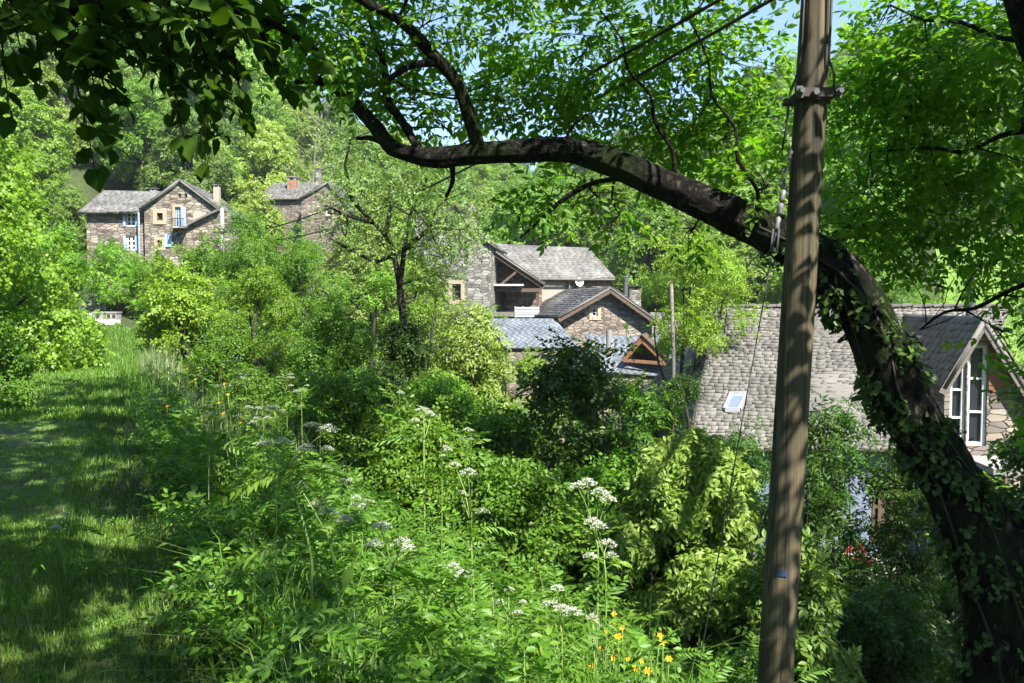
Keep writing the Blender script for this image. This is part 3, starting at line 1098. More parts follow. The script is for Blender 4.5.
# ---- A: the house at the end of the path
root = empty('stone_house', on_ground(150, 46), 'brown stone house with blue shutters at the end of the grass path', 'house')
fA = Face(145, 285, 46, 4)
zb = fA.uz(145, 300)[1] - 1.5
apex, eL, eR = fA.uz(180, 181), fA.uz(144, 209), fA.uz(217, 209)
wins = [fA.hole(fA.rect(157, 213, 163, 220.5)), fA.hole(fA.rect(157.5, 240, 162.5, 247)), fA.hole(fA.rect(175, 207, 181, 227)), fA.hole(fA.rect(178.5, 193.5, 181, 198)), fA.hole(fA.rect(184.5, 193.5, 187, 198))]
lr = gable_house(fA, apex, eL, eR, zb, 7, root, 'stone', 'slate_grey', ov=0.2, so=0.25)
window(fA, wins[0], root, 'wood', 1, 1, surround=0.22)
window(fA, wins[1], root, 'wood', 1, 1, surround=0.18)
dr = window(fA, wins[2], root, 'blue', 2, 3, name='balcony_door', surround=0.14)
window(fA, wins[3], root, 'wood', 1, 1, 0.03, name='vent')
window(fA, wins[4], root, 'wood', 1, 1, 0.03, name='vent')
mb = MB()
r_ = fA.rect(181.3, 207, 186.5, 227)
fA.fbox(mb, *r_, 0.04, 0.09)
mb.build('shutter', M['blue'], root)
mb = MB()
fA.fbox(mb, *fA.rect(165, 234, 172, 247), 0.01, 0.06)
mb.build('shutter', M['blue'], root)
mb = MB()
r_ = fA.rect(174, 227, 188, 229)
fA.fbox(mb, *r_, 0.0, 0.7)
mb.build('balcony', M['stone_grey'], root)
mb = MB()
u0, z0, u1, z1 = fA.rect(174, 219.5, 188, 227)
for i in range(11):
    u = u0 + (u1 - u0) * i / 10
    mb.bar(fA.pt(u, z0, 0.66), fA.pt(u, z1, 0.66), 0.025)
mb.bar(fA.pt(u0, z1, 0.66), fA.pt(u1, z1, 0.66), 0.04)
mb.build('railing', M['iron'], root)
# left wing
fB = Face(145, 285, 46.4, 4)
uL, uR = fB.uz(88, 285)[0], fB.uz(144.6, 285)[0]
zt = fB.uz(120, 211)[1]
fB.holes = []
w1, w2 = fB.hole(fB.rect(125.5, 212, 136, 226.5)), fB.hole(fB.rect(126, 236, 136, 250.5))
mb = MB()
fB.wall(mb, [(uL, zb), (uR, zb), (uR, zt), (uL, zt)])
mb.quad(fB.pt(uL, zb, -6), fB.pt(uL, zb), fB.pt(uL, zt), fB.pt(uL, zt, -6))
mb.quad(fB.pt(uR, zb, -6), fB.pt(uL, zb, -6), fB.pt(uL, zt, -6), fB.pt(uR, zt, -6))
mb.build('wing_wall', M['stone'], root)
for w_ in (w1, w2):
    window(fB, w_, root, 'white', 2, 3, 0.09, surround=0.0)
    for (ua, ub) in ((w_[0] - 0.13, w_[0]), (w_[2], w_[2] + 0.13)):
        mb = MB()
        fB.fbox(mb, ua, w_[1], ub, w_[3], 0.02, 0.06)
        mb.build('shutter', M['blue'], root)
zr = zt + 1.05 * 1.6
zr = P(120, 191.5, 49.6)[2]
rg = lambda u: fB.pt(u, zr, -3.2)
slate_roof('wing_roof', [(fB.pt(uL - .3, zt - .12, .4), fB.pt(uR + .1, zt - .12, .4), rg(uR + .6), rg(uL - .3)),
                         (fB.pt(uR + .1, zt - .12, -6.6), fB.pt(uL - .3, zt - .12, -6.6), rg(uL - .3), rg(uR + .6))], M['slate_grey'], root)
mb = MB()
mb.tube([fB.pt(uR - .06, zb, 0.5), fB.pt(uR - .06, zt - .1, 0.5)], 0.06, 8)
mb.build('downpipe', M['zinc'], root)
# lean-to at the right
fC = Face(200, 285, 46.2, 4)
mb = MB()
fC.wall(mb, [fC.uz(188, 300), fC.uz(232, 300), fC.uz(232, 213), fC.uz(215, 213), fC.uz(191, 225)])
mb.build('lean_to_wall', M['stone'], root)
mb = MB()
a, b = fC.uz(189, 226), fC.uz(220, 211)
mb.box(fC.pt(a[0], a[1], .3), fC.pt(*b) - fC.pt(*a), -fC.n * 3.5, (0, 0, 0.12))
mb.build('lean_to_roof', M['slate_grey'], root)
mb = MB()
fA.fbox(mb, *fA.rect(193, 212, 206, 221), 0.005, 0.03)
mb.build('plaster_patch', M['plaster'], root)
chimney(root, 213.5, 187, 219, 206, 49, 'plaster')
chimney(root, 150, 190.5, 156, 196, 50.5, 'whitewash')

# ---- B: house higher up
root = empty('stone_house', on_ground(325, 62), 'stone house with brick chimney and one small gable window behind the pale tree', 'house')
f = Face(325, 240, 62, -8)
f.hole(f.rect(326, 208.5, 332, 215))
zb = f.uz(325, 245)[1] - 4
gable_house(f, f.uz(328, 183), f.uz(301, 200), f.uz(352, 212), zb, 8, root, 'stone', 'slate_grey', ov=0.15, so=0.2)
window(f, f.holes[0], root, 'white', 1, 1, 0.06, surround=0.1)
chimney(root, 316, 170, 320.5, 187, 63.5, 'stone_grey')
fw_ = Face(290, 240, 64, -8)
mb = MB()
uL, uR = fw_.uz(262, 240)[0], fw_.uz(306, 240)[0]
zt = fw_.uz(280, 198)[1]
mb.quad(fw_.pt(uL, zb), fw_.pt(uR, zb), fw_.pt(uR, zt), fw_.pt(uL, zt))
mb.quad(fw_.pt(uL, zb, -6), fw_.pt(uL, zb), fw_.pt(uL, zt), fw_.pt(uL, zt, -6))
mb.build('wing_wall', M['stone'], root)
zr = P(280, 182.5, 67)[2]
slate_roof('wing_roof', [(fw_.pt(uL - .3, zt - .1, .3), fw_.pt(uR, zt - .1, .3), fw_.pt(uR, zr, -3), fw_.pt(uL - .3, zr, -3)),
                         (fw_.pt(uR, zt - .1, -6.4), fw_.pt(uL - .3, zt - .1, -6.4), fw_.pt(uL - .3, zr, -3), fw_.pt(uR, zr, -3))], M['slate_grey'], root)
chimney(root, 287.5, 180, 296, 197, 65.6, 'brick', 'stone_grey', drop=.8)

# ---- C: house between the pale tree and the barn
root = empty('stone_house', on_ground(458, 46), 'tall narrow stone house with a pale framed window, left of the timber porch', 'house')
f = Face(458, 310, 43.0, -6)
f.hole(f.rect(452, 284, 461, 300))
zb = f.uz(458, 320)[1] - 3
gable_house(f, f.uz(456, 219), f.uz(424, 243), f.uz(491, 245), zb, 6, root, 'stone_grey', 'slate_grey', ov=0.15, so=0.25)
window(f, f.holes[0], root, 'wood', 1, 2, 0.06, surround=0.2)
chimney(root, 415, 214, 425, 232, 48, 'stone_grey', 'iron')
root = empty('small_house', on_ground(466, 57), 'small brown house with a pale roof showing above the narrow stone house', 'house')
f = Face(468, 240, 56, 38)
zb = f.uz(468, 240)[1] - 3
gable_house(f, f.uz(471, 206), f.uz(464, 218), f.uz(477, 218), zb, 4, root, 'stone', 'slate_tan', ov=0.25, so=0.2)

# ---- D: long barn roof with timber porch
root = empty('stone_barn', on_ground(560, 48), 'long stone barn with a pale slate roof and an open brown timber porch', 'barn')
f = Face(545, 300, 47.5, 12)
uL, uR = f.uz(480, 300)[0], f.uz(610.5, 300)[0]
zt = f.uz(575, 276)[1]
zb = zt - 6
mb = MB()
f.wall(mb, [(uL, zb), (uR, zb), (uR, zt), (uL, zt)])
mb.quad(f.pt(uR, zb), f.pt(uR, zb, -7), f.pt(uR, zt, -7), f.pt(uR, zt))
mb.quad(f.pt(uL, zb, -7), f.pt(uL, zb), f.pt(uL, zt), f.pt(uL, zt, -7))
zr = P(596, 248.5, 52.2)[2]
um = f.uz(611, 277)[0]
mb.face([f.pt(uR, zt), f.pt(uR, zt, -7), f.pt(uR - .3, zr - .1, -3.5)], [(0, zt), (7, zt), (3.5, zr)])
mb.build('wall', M['stone'], root)
slate_roof('roof', [(f.pt(uL, zt - .15, .35), f.pt(um + .15, zt - .15, .35), f.pt(um - .35, zr, -3.6), f.pt(uL, zr + .25, -3.6)),
                    (f.pt(um + .15, zt - .15, -7.5), f.pt(uL, zt - .15, -7.5), f.pt(uL, zr + .25, -3.6), f.pt(um - .35, zr, -3.6))], M['slate_grey'], root, 0.4, 0.3)
mb = MB()
mb.tube([f.pt(uL + 2, zt - .22, .42), f.pt(um + .1, zt - .22, .42)], 0.06, 8)
mb.tube([f.pt(f.uz(568.5, 280)[0], zt - .25, .2), f.pt(f.uz(568.5, 280)[0], zb, .2)], 0.05, 8)
mb.build('gutter', M['wood_grey'], root)
mb = MB()
f.fbox(mb, *f.rect(541, 281, 565, 306), 0.004, 0.03)
mb.build('plaster_patch', M['plaster'], root)
# porch
fp = Face(515, 310, 44.5, 4)
ap, er = fp.uz(492, 249), fp.uz(544, 284)
el = (2 * ap[0] - er[0], er[1])
pt = fp.pt
D = 4.2
slate_roof('porch_roof', [(pt(er[0], er[1], .3), pt(er[0], er[1], -D), pt(ap[0], ap[1], -D), pt(ap[0], ap[1], .3)),
                          (pt(el[0], el[1], -D), pt(el[0], el[1], .3), pt(ap[0], ap[1], .3), pt(ap[0], ap[1], -D))], M['slate_grey'], root)
mb = MB()
mb.bar(pt(ap[0], ap[1] - .22, .12), pt(er[0], er[1] - .2, .12), 0.16, 0.2)
mb.bar(pt(ap[0], ap[1] - .22, .12), pt(el[0], el[1] - .2, .12), 0.16, 0.2)
mb.bar(pt(ap[0], ap[1] - .3, -1.6), pt(er[0], er[1] - .25, -1.6), 0.14, 0.18)
mb.bar(pt(el[0], er[1] - .35, .1), pt(er[0] - .2, er[1] - .35, .1), 0.16, 0.2)
mb.bar(pt(ap[0], er[1] - .35, .1), pt(ap[0], ap[1] - .2, .1), 0.14)
mb.bar(pt(ap[0] + .1, er[1] - .35, .1), pt((ap[0] + er[0]) / 2, (ap[1] + er[1]) / 2 - .2, .1), 0.12)
mb.build('roof_truss', M['wood'], root)
zfl = fp.uz(520, 312)[1]
for px in (493.5, 537.5):
    mb = MB()
    u = fp.uz(px, 300)[0]
    mb.bar(pt(u, zfl, .05), pt(u, er[1] - .3, .05), 0.16)
    mb.build('porch_post', M['wood'], root)
fq = Face(515, 310, 46.4, 4)
mb = MB()
dh = fq.hole(fq.rect(493.5, 288.5, 506.5, 310))
wh = fq.hole(fq.rect(514, 288.5, 521, 299))
ql, qr = fq.uz(478, 310)[0], fq.uz(542, 310)[0]
fq.wall(mb, [(ql, zb), (qr, zb), (qr, er[1] + .1), (ap[0], ap[1] - .1), (ql, er[1] + .1)])
mb.build('porch_wall', M['stone'], root)
dr = window(fq, dh, root, 'wood', 2, 2, 0.12, name='door')
window(fq, wh, root, 'wood_orange', 1, 2, 0.12)
mb = MB()
u0, z0 = fp.uz(491, 286)
u1, _ = fp.uz(523, 286)
mb.box(pt(u0, z0, .5), fp.ux * (u1 - u0), -fp.n * 1.9, (0, 0, 0.1))
mb.build('awning', M['whitewash'], root)
mb = MB()
fp.fbox(mb, el[0], zfl - .25, er[0] + .1, zfl, -3, .4)
mb.build('porch_floor', M['wood_grey'], root)
mb = MB()
fp.fbox(mb, el[0], zb, er[0] - .1, zfl - .25, -2.5, .15)
mb.build('porch_base', M['stone'], root)
mb = MB()
u0, z0, u1, z1 = fp.rect(514, 306.5, 538.5, 317)
for i in range(4):
    zz = z0 + (z1 - z0) * i / 4
    fp.fbox(mb, u0, zz, u1, zz + (z1 - z0) / 4 - .03, .42, .46)
for k in range(4):
    u = u0 + (u1 - u0 - .08) * k / 3
    fp.fbox(mb, u, z0 - .1, u + .08, z1, .36, .42)
mb.build('balcony_rail', M['whitewash'], root)
ds = empty('satellite_dish', f.pt(f.uz(577.5, 282)[0], f.uz(577.5, 282)[1], 0.1), 'white satellite dish fixed under the eave of the barn', 'satellite dish')
mb = MB()
cu = f.uz(577.5, 282)
r0 = PXM(4.3, 47)
pr = []
for i in range(5):
    rr = r0 * i / 4
    pr.append([f.pt(cu[0] + rr * math.cos(a), cu[1] + rr * math.sin(a) * 1.05, .35 + .1 * (i / 4) ** 2 - .25 * rr * math.sin(a)) for a in np.linspace(0, 2 * PI, 17)])
for i in range(4):
    for k in range(16):
        mb.face([pr[i][k], pr[i][k + 1], pr[i + 1][k + 1], pr[i + 1][k]])
mb.build('dish', M['white'], ds, smooth=True)
mb = MB()
mb.bar(f.pt(cu[0], cu[1] - .3, 0), f.pt(cu[0], cu[1], .34), 0.05)
mb.bar(f.pt(cu[0], cu[1] - .25, .2), f.pt(cu[0], cu[1] - .1, .75), 0.03)
mb.build('bracket', M['metal'], ds)

# ---- E: gable house facing us
root = empty('stone_house', on_ground(608, 42), 'stone gable house with one small window and wide eaves in front of the barn', 'house')
f = Face(608, 340, 41, 14)
f.hole(f.rect(592.5, 308.5, 597.5, 316.5))
zb = f.uz(608, 340)[1] - 3
l, r, ap = gable_house(f, f.uz(607, 289), f.uz(564, 313.5), f.uz(652, 321), zb, 7.5, root, 'stone', 'slate_grey', ov=0.55, so=0.5)
window(f, f.holes[0], root, 'white', 1, 2, 0.05, surround=0.18)
mb = MB()
for e in (l, r):
    mb.bar(f.pt(ap[0], ap[1] - .2, .5), f.pt(e[0], e[1] - .2, .5), 0.06, 0.2)
    for k in (0.25, 0.5, 0.75):
        u, z = ap[0] + (e[0] - ap[0]) * k, ap[1] + (e[1] - ap[1]) * k - .26
        mb.bar(f.pt(u, z, 0), f.pt(u, z, .52), 0.14)
mb.build('barge_board', M['wood'], root)
flue(root, 625.5, 278, 300, 4.5, 44)
chimney(root, 629.5, 290, 641, 312, 45, 'stone_grey', 'iron')
# ---- roof behind E at the right
root = empty('stone_house', on_ground(675, 44), 'low stone house with a grey slate roof behind the bare wooden post', 'house')
a, b, c_, d = P(648, 346, 42), P(703, 346, 42), P(703, 312, 45.5), P(650, 313, 45.5)
slate_roof('roof', [(a, b, c_, d), (b + (0, 7, 0), a + (0, 7, 0), d, c_)], M['slate_grey'], root)
mb = MB()
z0 = G(a[0], 42) - 1
mb.box((a[0] + .3, 42.3, z0), (b[0] - a[0] - .6, 0, 0), (0, 6.2, 0), (0, 0, a[2] - z0 - .05))
mb.build('wall', M['plaster'], root)

# ---- F1, F2: low blue slate roofs
root = empty('outbuilding', on_ground(530, 38), 'low outbuilding with a plain blue slate roof below the white porch rail', 'outbuilding')
a, b, c_, d = P(505, 348, 36.5), P(579, 346, 36.5), P(554, 318.5, 40.5), P(487, 318.5, 40.5)
slate_roof('roof', [(a, b, c_, d)], M['slate_blue'], root, 0.3, 0.2, 0.01, jit=.3)
mb = MB()
z0 = G(a[0], 37) - 1
q = lambda p_: np.array((p_[0], p_[1], p_[2] - .12))
z_ = lambda p_: np.array((p_[0], p_[1], z0))
ins = [q(p_ + (np.array((a + b + c_ + d)) / 4 - p_) * .06) for p_ in (a, b, c_, d)]
for i in range(4):
    p0, p1 = ins[i], ins[(i + 1) % 4]
    mb.quad(z_(p0), z_(p1), p1, p0)
mb.build('wall', M['stone'], root)
root = empty('outbuilding', on_ground(640, 37), 'low outbuilding with a blue slate roof and an open orange timber dormer', 'outbuilding')
a, b, c_, d = P(596, 371, 34.5), P(690, 377, 34.5), P(662, 338, 39), P(585, 334, 39)
slate_roof('roof', [(a, b, c_, d)], M['slate_blue'], root, 0.3, 0.2, 0.01, jit=.3)
mb = MB()
z0 = G(a[0], 36) - 1
ins = [q(p_ + (np.array((a + b + c_ + d)) / 4 - p_) * .06) for p_ in (a, b, c_, d)]
for i in range(4):
    p0, p1 = ins[i], ins[(i + 1) % 4]
    mb.quad(z_(p0), z_(p1), p1, p0)
mb.build('wall', M['stone'], root)
flue(root, 609, 330, 348, 6, 36.3, 'concrete', cap=False)
dm = None
fd = Face(645, 360, 34.7, -14)
u0, z0 = fd.uz(623, 360.5)
u1, z1 = fd.uz(668, 364)
ua, za = fd.uz(642, 339)
mb = MB()
for (s, e) in (((u0, z0), (ua, za)), ((ua, za), (u1, z1))):
    mb.bar(fd.pt(s[0], s[1], .12), fd.pt(e[0], e[1], .12), 0.16, 0.22)
    mb.bar(fd.pt(s[0] * .8 + ua * .2, s[1] - .05, -.7), fd.pt(e[0] * .8 + ua * .2, e[1] - .05, -.7), 0.12, 0.16)
mb.bar(fd.pt(u0, z0 + .02, .12), fd.pt(u1, z1 + .02, .12), 0.14, 0.14)
dm = mb.build('dormer', M['wood_orange'], root)
mb = MB()
for (s, e) in (((u0, z0), (ua, za)), ((ua, za), (u1, z1))):
    mb.quad(fd.pt(s[0], s[1] + .12, .25), fd.pt(e[0], e[1] + .12, .25), fd.pt(e[0], e[1] + .12, -2.4), fd.pt(s[0], s[1] + .12, -2.4))
    mb.quad(fd.pt(s[0], s[1] + .2, .25), fd.pt(s[0], s[1] + .2, -2.4), fd.pt(e[0], e[1] + .2, -2.4), fd.pt(e[0], e[1] + .2, .25))
mb.face([fd.pt(u0, z0, -1.2), fd.pt(u1, z1, -1.2), fd.pt(ua, za, -1.2)])
mb.build('dormer_roof', M['wood'], dm)

# bare wooden post between roofs
mb = MB()
b_ = P(673.5, 356, 22.3)
t_ = P(671.5, 284, 22.3)
mb.tube([(b_[0], 22.3, G(b_[0], 22.3) - .3), b_, t_], [0.06, 0.055, 0.045], 9)
tag(mb.build('wooden_post', M['wood_grey'], None, (b_[0], 22.3, G(b_[0], 22.3)), smooth=True), 'bare grey wooden utility post rising between the slate roofs', 'post')

# ---- H: big stone-slated house at the right
root = empty('stone_house', on_ground(840, 22), 'large house under a rough stone slate roof with a tall glazed gable', 'house')
ZR = 1.62
RL, RR = P(714, 305, 25), P(1010, 305, 25)
RL[2] = RR[2] = ZR
EL, ER = P(690, 450, 20.4), P(962, 446, 20.4)
ZE = EL[2]
ER[2] = ZE
BL, BR = np.array((EL[0], 29.6, ZE)), np.array((ER[0] + 2.5, 29.6, ZE))
slate_roof('roof', [(EL, ER, RR, RL), (BR, BL, RL, RR), (BL, EL, RL, RL + (0.05, 0.05, 0))], M['slate_tan'], root, 0.22, 0.15, 0.045, jit=1.3)
mb = MB()
for t in np.arange(0, 1, 0.035):
    p0 = RL + (RR - RL) * t
    mb.box(p0 + (-.02, -.17, -.02), (0.3, 0, random.uniform(.0, .05)), (0, .34, 0), (0, 0, .07))
mb.build('ridge_slates', M['slate_tan'], root)
gH = G(8, 20.5) - 1.0
fH = Face(800, 470, 20.85, 0)
u0, u1 = fH.uz(700, 470)[0], fH.uz(958, 470)[0]
d1 = fH.hole(fH.rect(872, 470, 905, 545))
mb = MB()
fH.wall(mb, [(u0, gH), (u1, gH), (u1, ZE + .15), (u0, ZE + .15)])
mb.quad(fH.pt(u0, gH, -8.2), fH.pt(u0, gH), fH.pt(u0, ZE, 0), fH.pt(u0, ZE, -8.2))
mb.quad(fH.pt(u1 + 1.5, gH, -8.2), fH.pt(u0, gH, -8.2), fH.pt(u0, ZE, -8.2), fH.pt(u1 + 1.5, ZE, -8.2))
mb.build('wall', M['shaded_wall'], root)
window(fH, d1, root, 'wood', 3, 2, 0.14, name='door')


def roof_light(px0, py0, px1, py1, mat, name):
    n = np.cross(ER - EL, RL - EL)
    n /= np.linalg.norm(n)
    n = n if n[2] > 0 else -n
    def on(px, py):
        d = ray(px, py)
        return CAM + d * (np.dot(EL - CAM, n) / np.dot(d, n))
    a = on(px0, py1)
    b = on(px1, py1)
    c2 = on(px1 + 7, py0)
    d = on(px0 + 7, py0)
    m1 = MB()
    for p0, p1 in ((a, b), (b, c2), (c2, d), (d, a)):
        m1.bar(p0 + n * .1, p1 + n * .1, 0.09, 0.12)
    fr = m1.build(name, M['zinc'], root)
    m2 = MB()
    m2.face([q_ + n * .1 for q_ in (a, b, c2, d)])
    m2.build('pane', M[mat], fr)


M['skyglass'], _t, _b = new_mat('bright_roof_glass')
_b.inputs["Base Color"].default_value = (0.35, 0.4, 0.45, 1)
_b.inputs["Roughness"].default_value = 0.15
_b.inputs["Metallic"].default_value = 0.7
roof_light(724, 396, 739, 412, 'skyglass', 'skylight')
roof_light(709, 338, 717, 346, 'blue', 'skylight')
# glazed gable wing
fG = Face(985, 450, 19.8, -6)
ap, el, er = fG.uz(979, 321), fG.uz(945, 378), fG.uz(1026, 398)
zg = G(12, 19) - .6
h1 = fG.hole(fG.rect(951, 362, 965, 446))
h2 = fG.hole(fG.rect(969, 345, 986, 446))
l, r, ap2 = gable_house(fG, ap, el, er, zg, 5.2, root, 'stone', 'slate_tan', ov=0.3, so=0.35, rh=.2, wall_name='gable_wall')
window(fG, h1, root, 'white', 1, 3, 0.08, name='tall_window')
window(fG, h2, root, 'white', 1, 3, 0.08, name='tall_window')
mb = MB()
for e in (l, r):
    mb.bar(fG.pt(ap2[0], ap2[1] - .16, .26), fG.pt(e[0], e[1] - .16, .26), 0.05, 0.2)
mb.build('barge_board', M['wood_grey'], root)
mb = MB()
ub, zb_ = fG.uz(988, 356)
pan = [fG.uz(970, 344), fG.uz(1008, 372), fG.uz(1008, 384), fG.uz(988, 384), fG.uz(988, 345)]
mb.face([fG.pt(u, z, .02) for u, z in (fG.uz(988.5, 340), fG.uz(988.5, 392), fG.uz(1008, 392), fG.uz(1008, 366))])
mb.build('gable_boarding', M['wood_orange'], root)
flue(root, 970, 268, 312, 8, 22, 'metal')
mb = MB()
u0, z0 = fG.uz(960, 455)
u1, _ = fG.uz(1012, 455)
fG.fbox(mb, u0, z0 - .14, u1, z0, 0.02, 1.7)
mb.build('terrace_slab', M['concrete'], root)
mb = MB()
fG.fbox(mb, u0 + .2, zg, u0 + .4, z0 - .14, 1.2, 1.4)
fG.fbox(mb, u1 - .4, zg, u1 - .2, z0 - .14, 1.2, 1.4)
mb.build('terrace_support', M['stone_grey'], root)
# paved yard with red chair below
y_ = G(10, 19)
mb = MB()
q0, q1 = P(842, 552, 18.2), P(930, 552, 18.2)
zy = max(G(q0[0], 18.2), G(q1[0], 20), G(q0[0], 20)) + .1
mb.box((q0[0], 17.8, zy - .6), (q1[0] - q0[0], 0, 0), (0, 2.9, 0), (0, 0, .6))
tag(mb.build('yard', M['flag']), kind='structure')
rc = empty('garden_chair', (P(858, 540, 19)[0], 19.0, zy), 'red garden chair on the paved yard below the big stone roof', 'chair')
cx = rc.location.x
mb = MB()
mb.box((cx - .22, 18.75, zy + .38), (.44, 0, 0), (0, .42, 0), (0, 0, .04))
mb.build('seat', M['red'], rc)
mb = MB()
mb.box((cx - .22, 19.16, zy + .5), (.44, 0, 0), (0, .04, 0), (0, .08, .22))
mb.build('backrest', M['red'], rc)
for sx in (-.22, .18):
    for sy in (18.77, 19.12):
        mb = MB()
        mb.box((cx + sx, sy, zy), (.04, 0, 0), (0, .04, 0), (0, 0, .38 if sy < 19 else .6))
        mb.build('leg', M['red'], rc)

# ---- low things at the end of the path
bz = []
for i, (px, lab) in enumerate(((100, 'pale block with a round opening, left one of the pair at the path end'), (113.5, 'white block with two square openings, right one of the pair at the path end'))):
    p0 = P(px, 325, 39.5)
    g0 = G(p0[0], 39.5)
    W = PXM(10, 39.5)
    rt = empty('planter_block', (p0[0], 39.5, g0), lab, 'planter')
    mb = MB()
    mb.box((p0[0] - W / 2, 39.3, g0), (W, 0, 0), (0, .5, 0), (0, 0, .36))
    mb.box((p0[0] - W / 2 - .03, 39.27, g0 + .36), (W + .06, 0, 0), (0, .56, 0), (0, 0, .07))
    mb.build('box', M['concrete'], rt)
    for k in ((0,) if i == 0 else (-.13, .13)):
        mb = MB()
        if i == 0:
            mb.tube([(p0[0], 39.28, g0 + .22), (p0[0], 39.295, g0 + .22)], 0.1, 12)
        else:
            mb.box((p0[0] + k - .07, 39.28, g0 + .12), (.14, 0, 0), (0, .015, 0), (0, 0, .18))
        mb.build('opening', M['iron'], rt)
mb = MB()
f = Face(110, 300, 43.5, 4)
f.wall(mb, [f.uz(70, 325), f.uz(150, 325), f.uz(150, 297), f.uz(128, 299), f.uz(110, 296), f.uz(70, 300)])
a, b = f.uz(70, 300)[0], f.uz(150, 298)[0]
zt = f.uz(110, 299)[1]
f.fbox(mb, a, zt - .3, b, zt, -.5, -.01)
tag(mb.build('terrace_wall', M['stone_grey'], None, on_ground(110, 43.5)), 'low dry stone terrace wall below the house with blue shutters', 'wall')
# pale pole beside house A
pb = P(222, 262, 43)
mb = MB()
mb.tube([(pb[0], 43, G(pb[0], 43) - .3), P(222, 208, 43)], [0.16, 0.1], 10)
rt = empty('utility_pole', (pb[0], 43, G(pb[0], 43)), 'pale concrete utility pole beside the house with blue shutters', 'utility pole')
mb.build('pole', M['concrete'], rt, smooth=True)
mb = MB()
ct = P(222, 233, 42.85)
mb.box(ct + (-.5, 0, 0), (1.0, 0, 0), (0, .08, 0), (0, 0, .1))
mb.build('crossarm', M['iron'], rt)
for dx in (-.42, -.15, .15, .42):
    mb = MB()
    mb.tube([ct + (dx, .04, .1), ct + (dx, .04, .2), ct + (dx, .04, .32)], [.05, .08, .04], 8)
    mb.build('insulator', M['ceramic'], rt)
# ------------------------------------------------------------------ hillside wood: each tree a thing, crowns share a few meshes
protos = []
for i, (H, Rw, z0, mat, ns) in enumerate([(10, 3.9, 1.2, 'forest0', 2700), (12, 4.3, 1.6, 'forest0', 3200), (9, 4.1, 0.8, 'forest1', 2700), (13, 3.8, 1.5, 'forest1', 3000), (9.5, 3.6, 1.0, 'forest2', 2400), (7.5, 3.4, 0.4, 'forest2', 2200)]):
    bl = tree_blobs(H, Rw, z0, 14, (0.28, 0.46))
    pos, d = crown_pts(bl, ns, 0.45, 0.5)
    d, up = outward(d)
    V, T = scatter(TP['forest'], pos, d, rng.uniform(.7, 1.25, len(pos)), .4, up)
    cm = np_mesh('crown', V, T, M[mat])
    tm = trunk_mesh((0, 0, -.6), bl, 0.2 + 0.012 * H).build('trunk', M['bark_pale' if i > 3 else 'bark_dark'], smooth=True)
    protos.append((cm.data, tm.data, H, mat, Rw))
    bpy.data.objects.remove(cm)
    bpy.data.objects.remove(tm)
HUE = {'forest0': 'bright green', 'forest1': 'deep green', 'forest2': 'pale yellow-green'}
SHAPE = ['rounded', 'tall', 'broad', 'slender', 'open crowned', 'low bushy']
ZONE = [(-9999, 95, 'at the left edge'), (95, 235, 'above the blue shuttered house'), (235, 345, 'above the brick chimney'),
        (345, 480, 'behind the pale-leaved tree'), (480, 620, 'above the barn roof'), (620, 730, 'behind the bare post'),
        (730, 880, 'behind the leaning pole'), (880, 9999, 'above the meadow')]
taken = []


def forest_tree(x, y, k, s, group='trees of the wooded hillside', lab=None):
    cm, tm, H, mat, Rw = protos[k]
    z = G(x, y)
    px = 512 + F_PX * x / y
    r = math.hypot(x, y)
    zn = [t for a, b, t in ZONE if a <= px < b][0]
    band = 'low on slope' if r < 78 else ('halfway up slope' if r < 115 else 'high on slope')
    o = empty('hillside_tree', (x, y, z), lab or f'{SHAPE[k]} {HUE[mat]} tree {band} {zn}', 'tree', group)
    o.scale = (s * random.uniform(.9, 1.15), s * random.uniform(.9, 1.15), s)
    o.rotation_euler = (0, 0, random.uniform(0, 6.28))
    for nm, me in (('crown', cm), ('trunk', tm)):
        ch = bpy.data.objects.new(nm, me)
        COL.objects.link(ch)
        ch.parent = o


def free(x, y, dmin):
    return all((x - a) ** 2 + (y - b) ** 2 > dmin * dmin for a, b in taken)


n_for = 0
for tries in range(9000):
    if n_for >= 265:
        break
    r = 56 + 118 * random.random() ** 0.9
    a = random.uniform(-37, 37)
    x, y = r * math.sin(R(a)), r * math.cos(R(a))
    px = 512 + F_PX * x / y
    if r < 66 and (240 < px < 360):
        continue
    if r < 74 and 225 < px < 350:
        continue
    if r < 60 and (px < 240):
        continue
    if px > 860 and r < 66:
        continue
    dm = 5.0 + 0.025 * (r - 55)
    if not free(x, y, dm):
        continue
    taken.append((x, y))
    k = random.choice([0, 0, 1, 1, 2, 2, 3, 4, 5, 5])
    if 230 < px < 420 and r < 110:
        k = random.choice([4, 4, 5, 0])
    forest_tree(x, y, k, random.uniform(.75, 1.15))
    n_for += 1

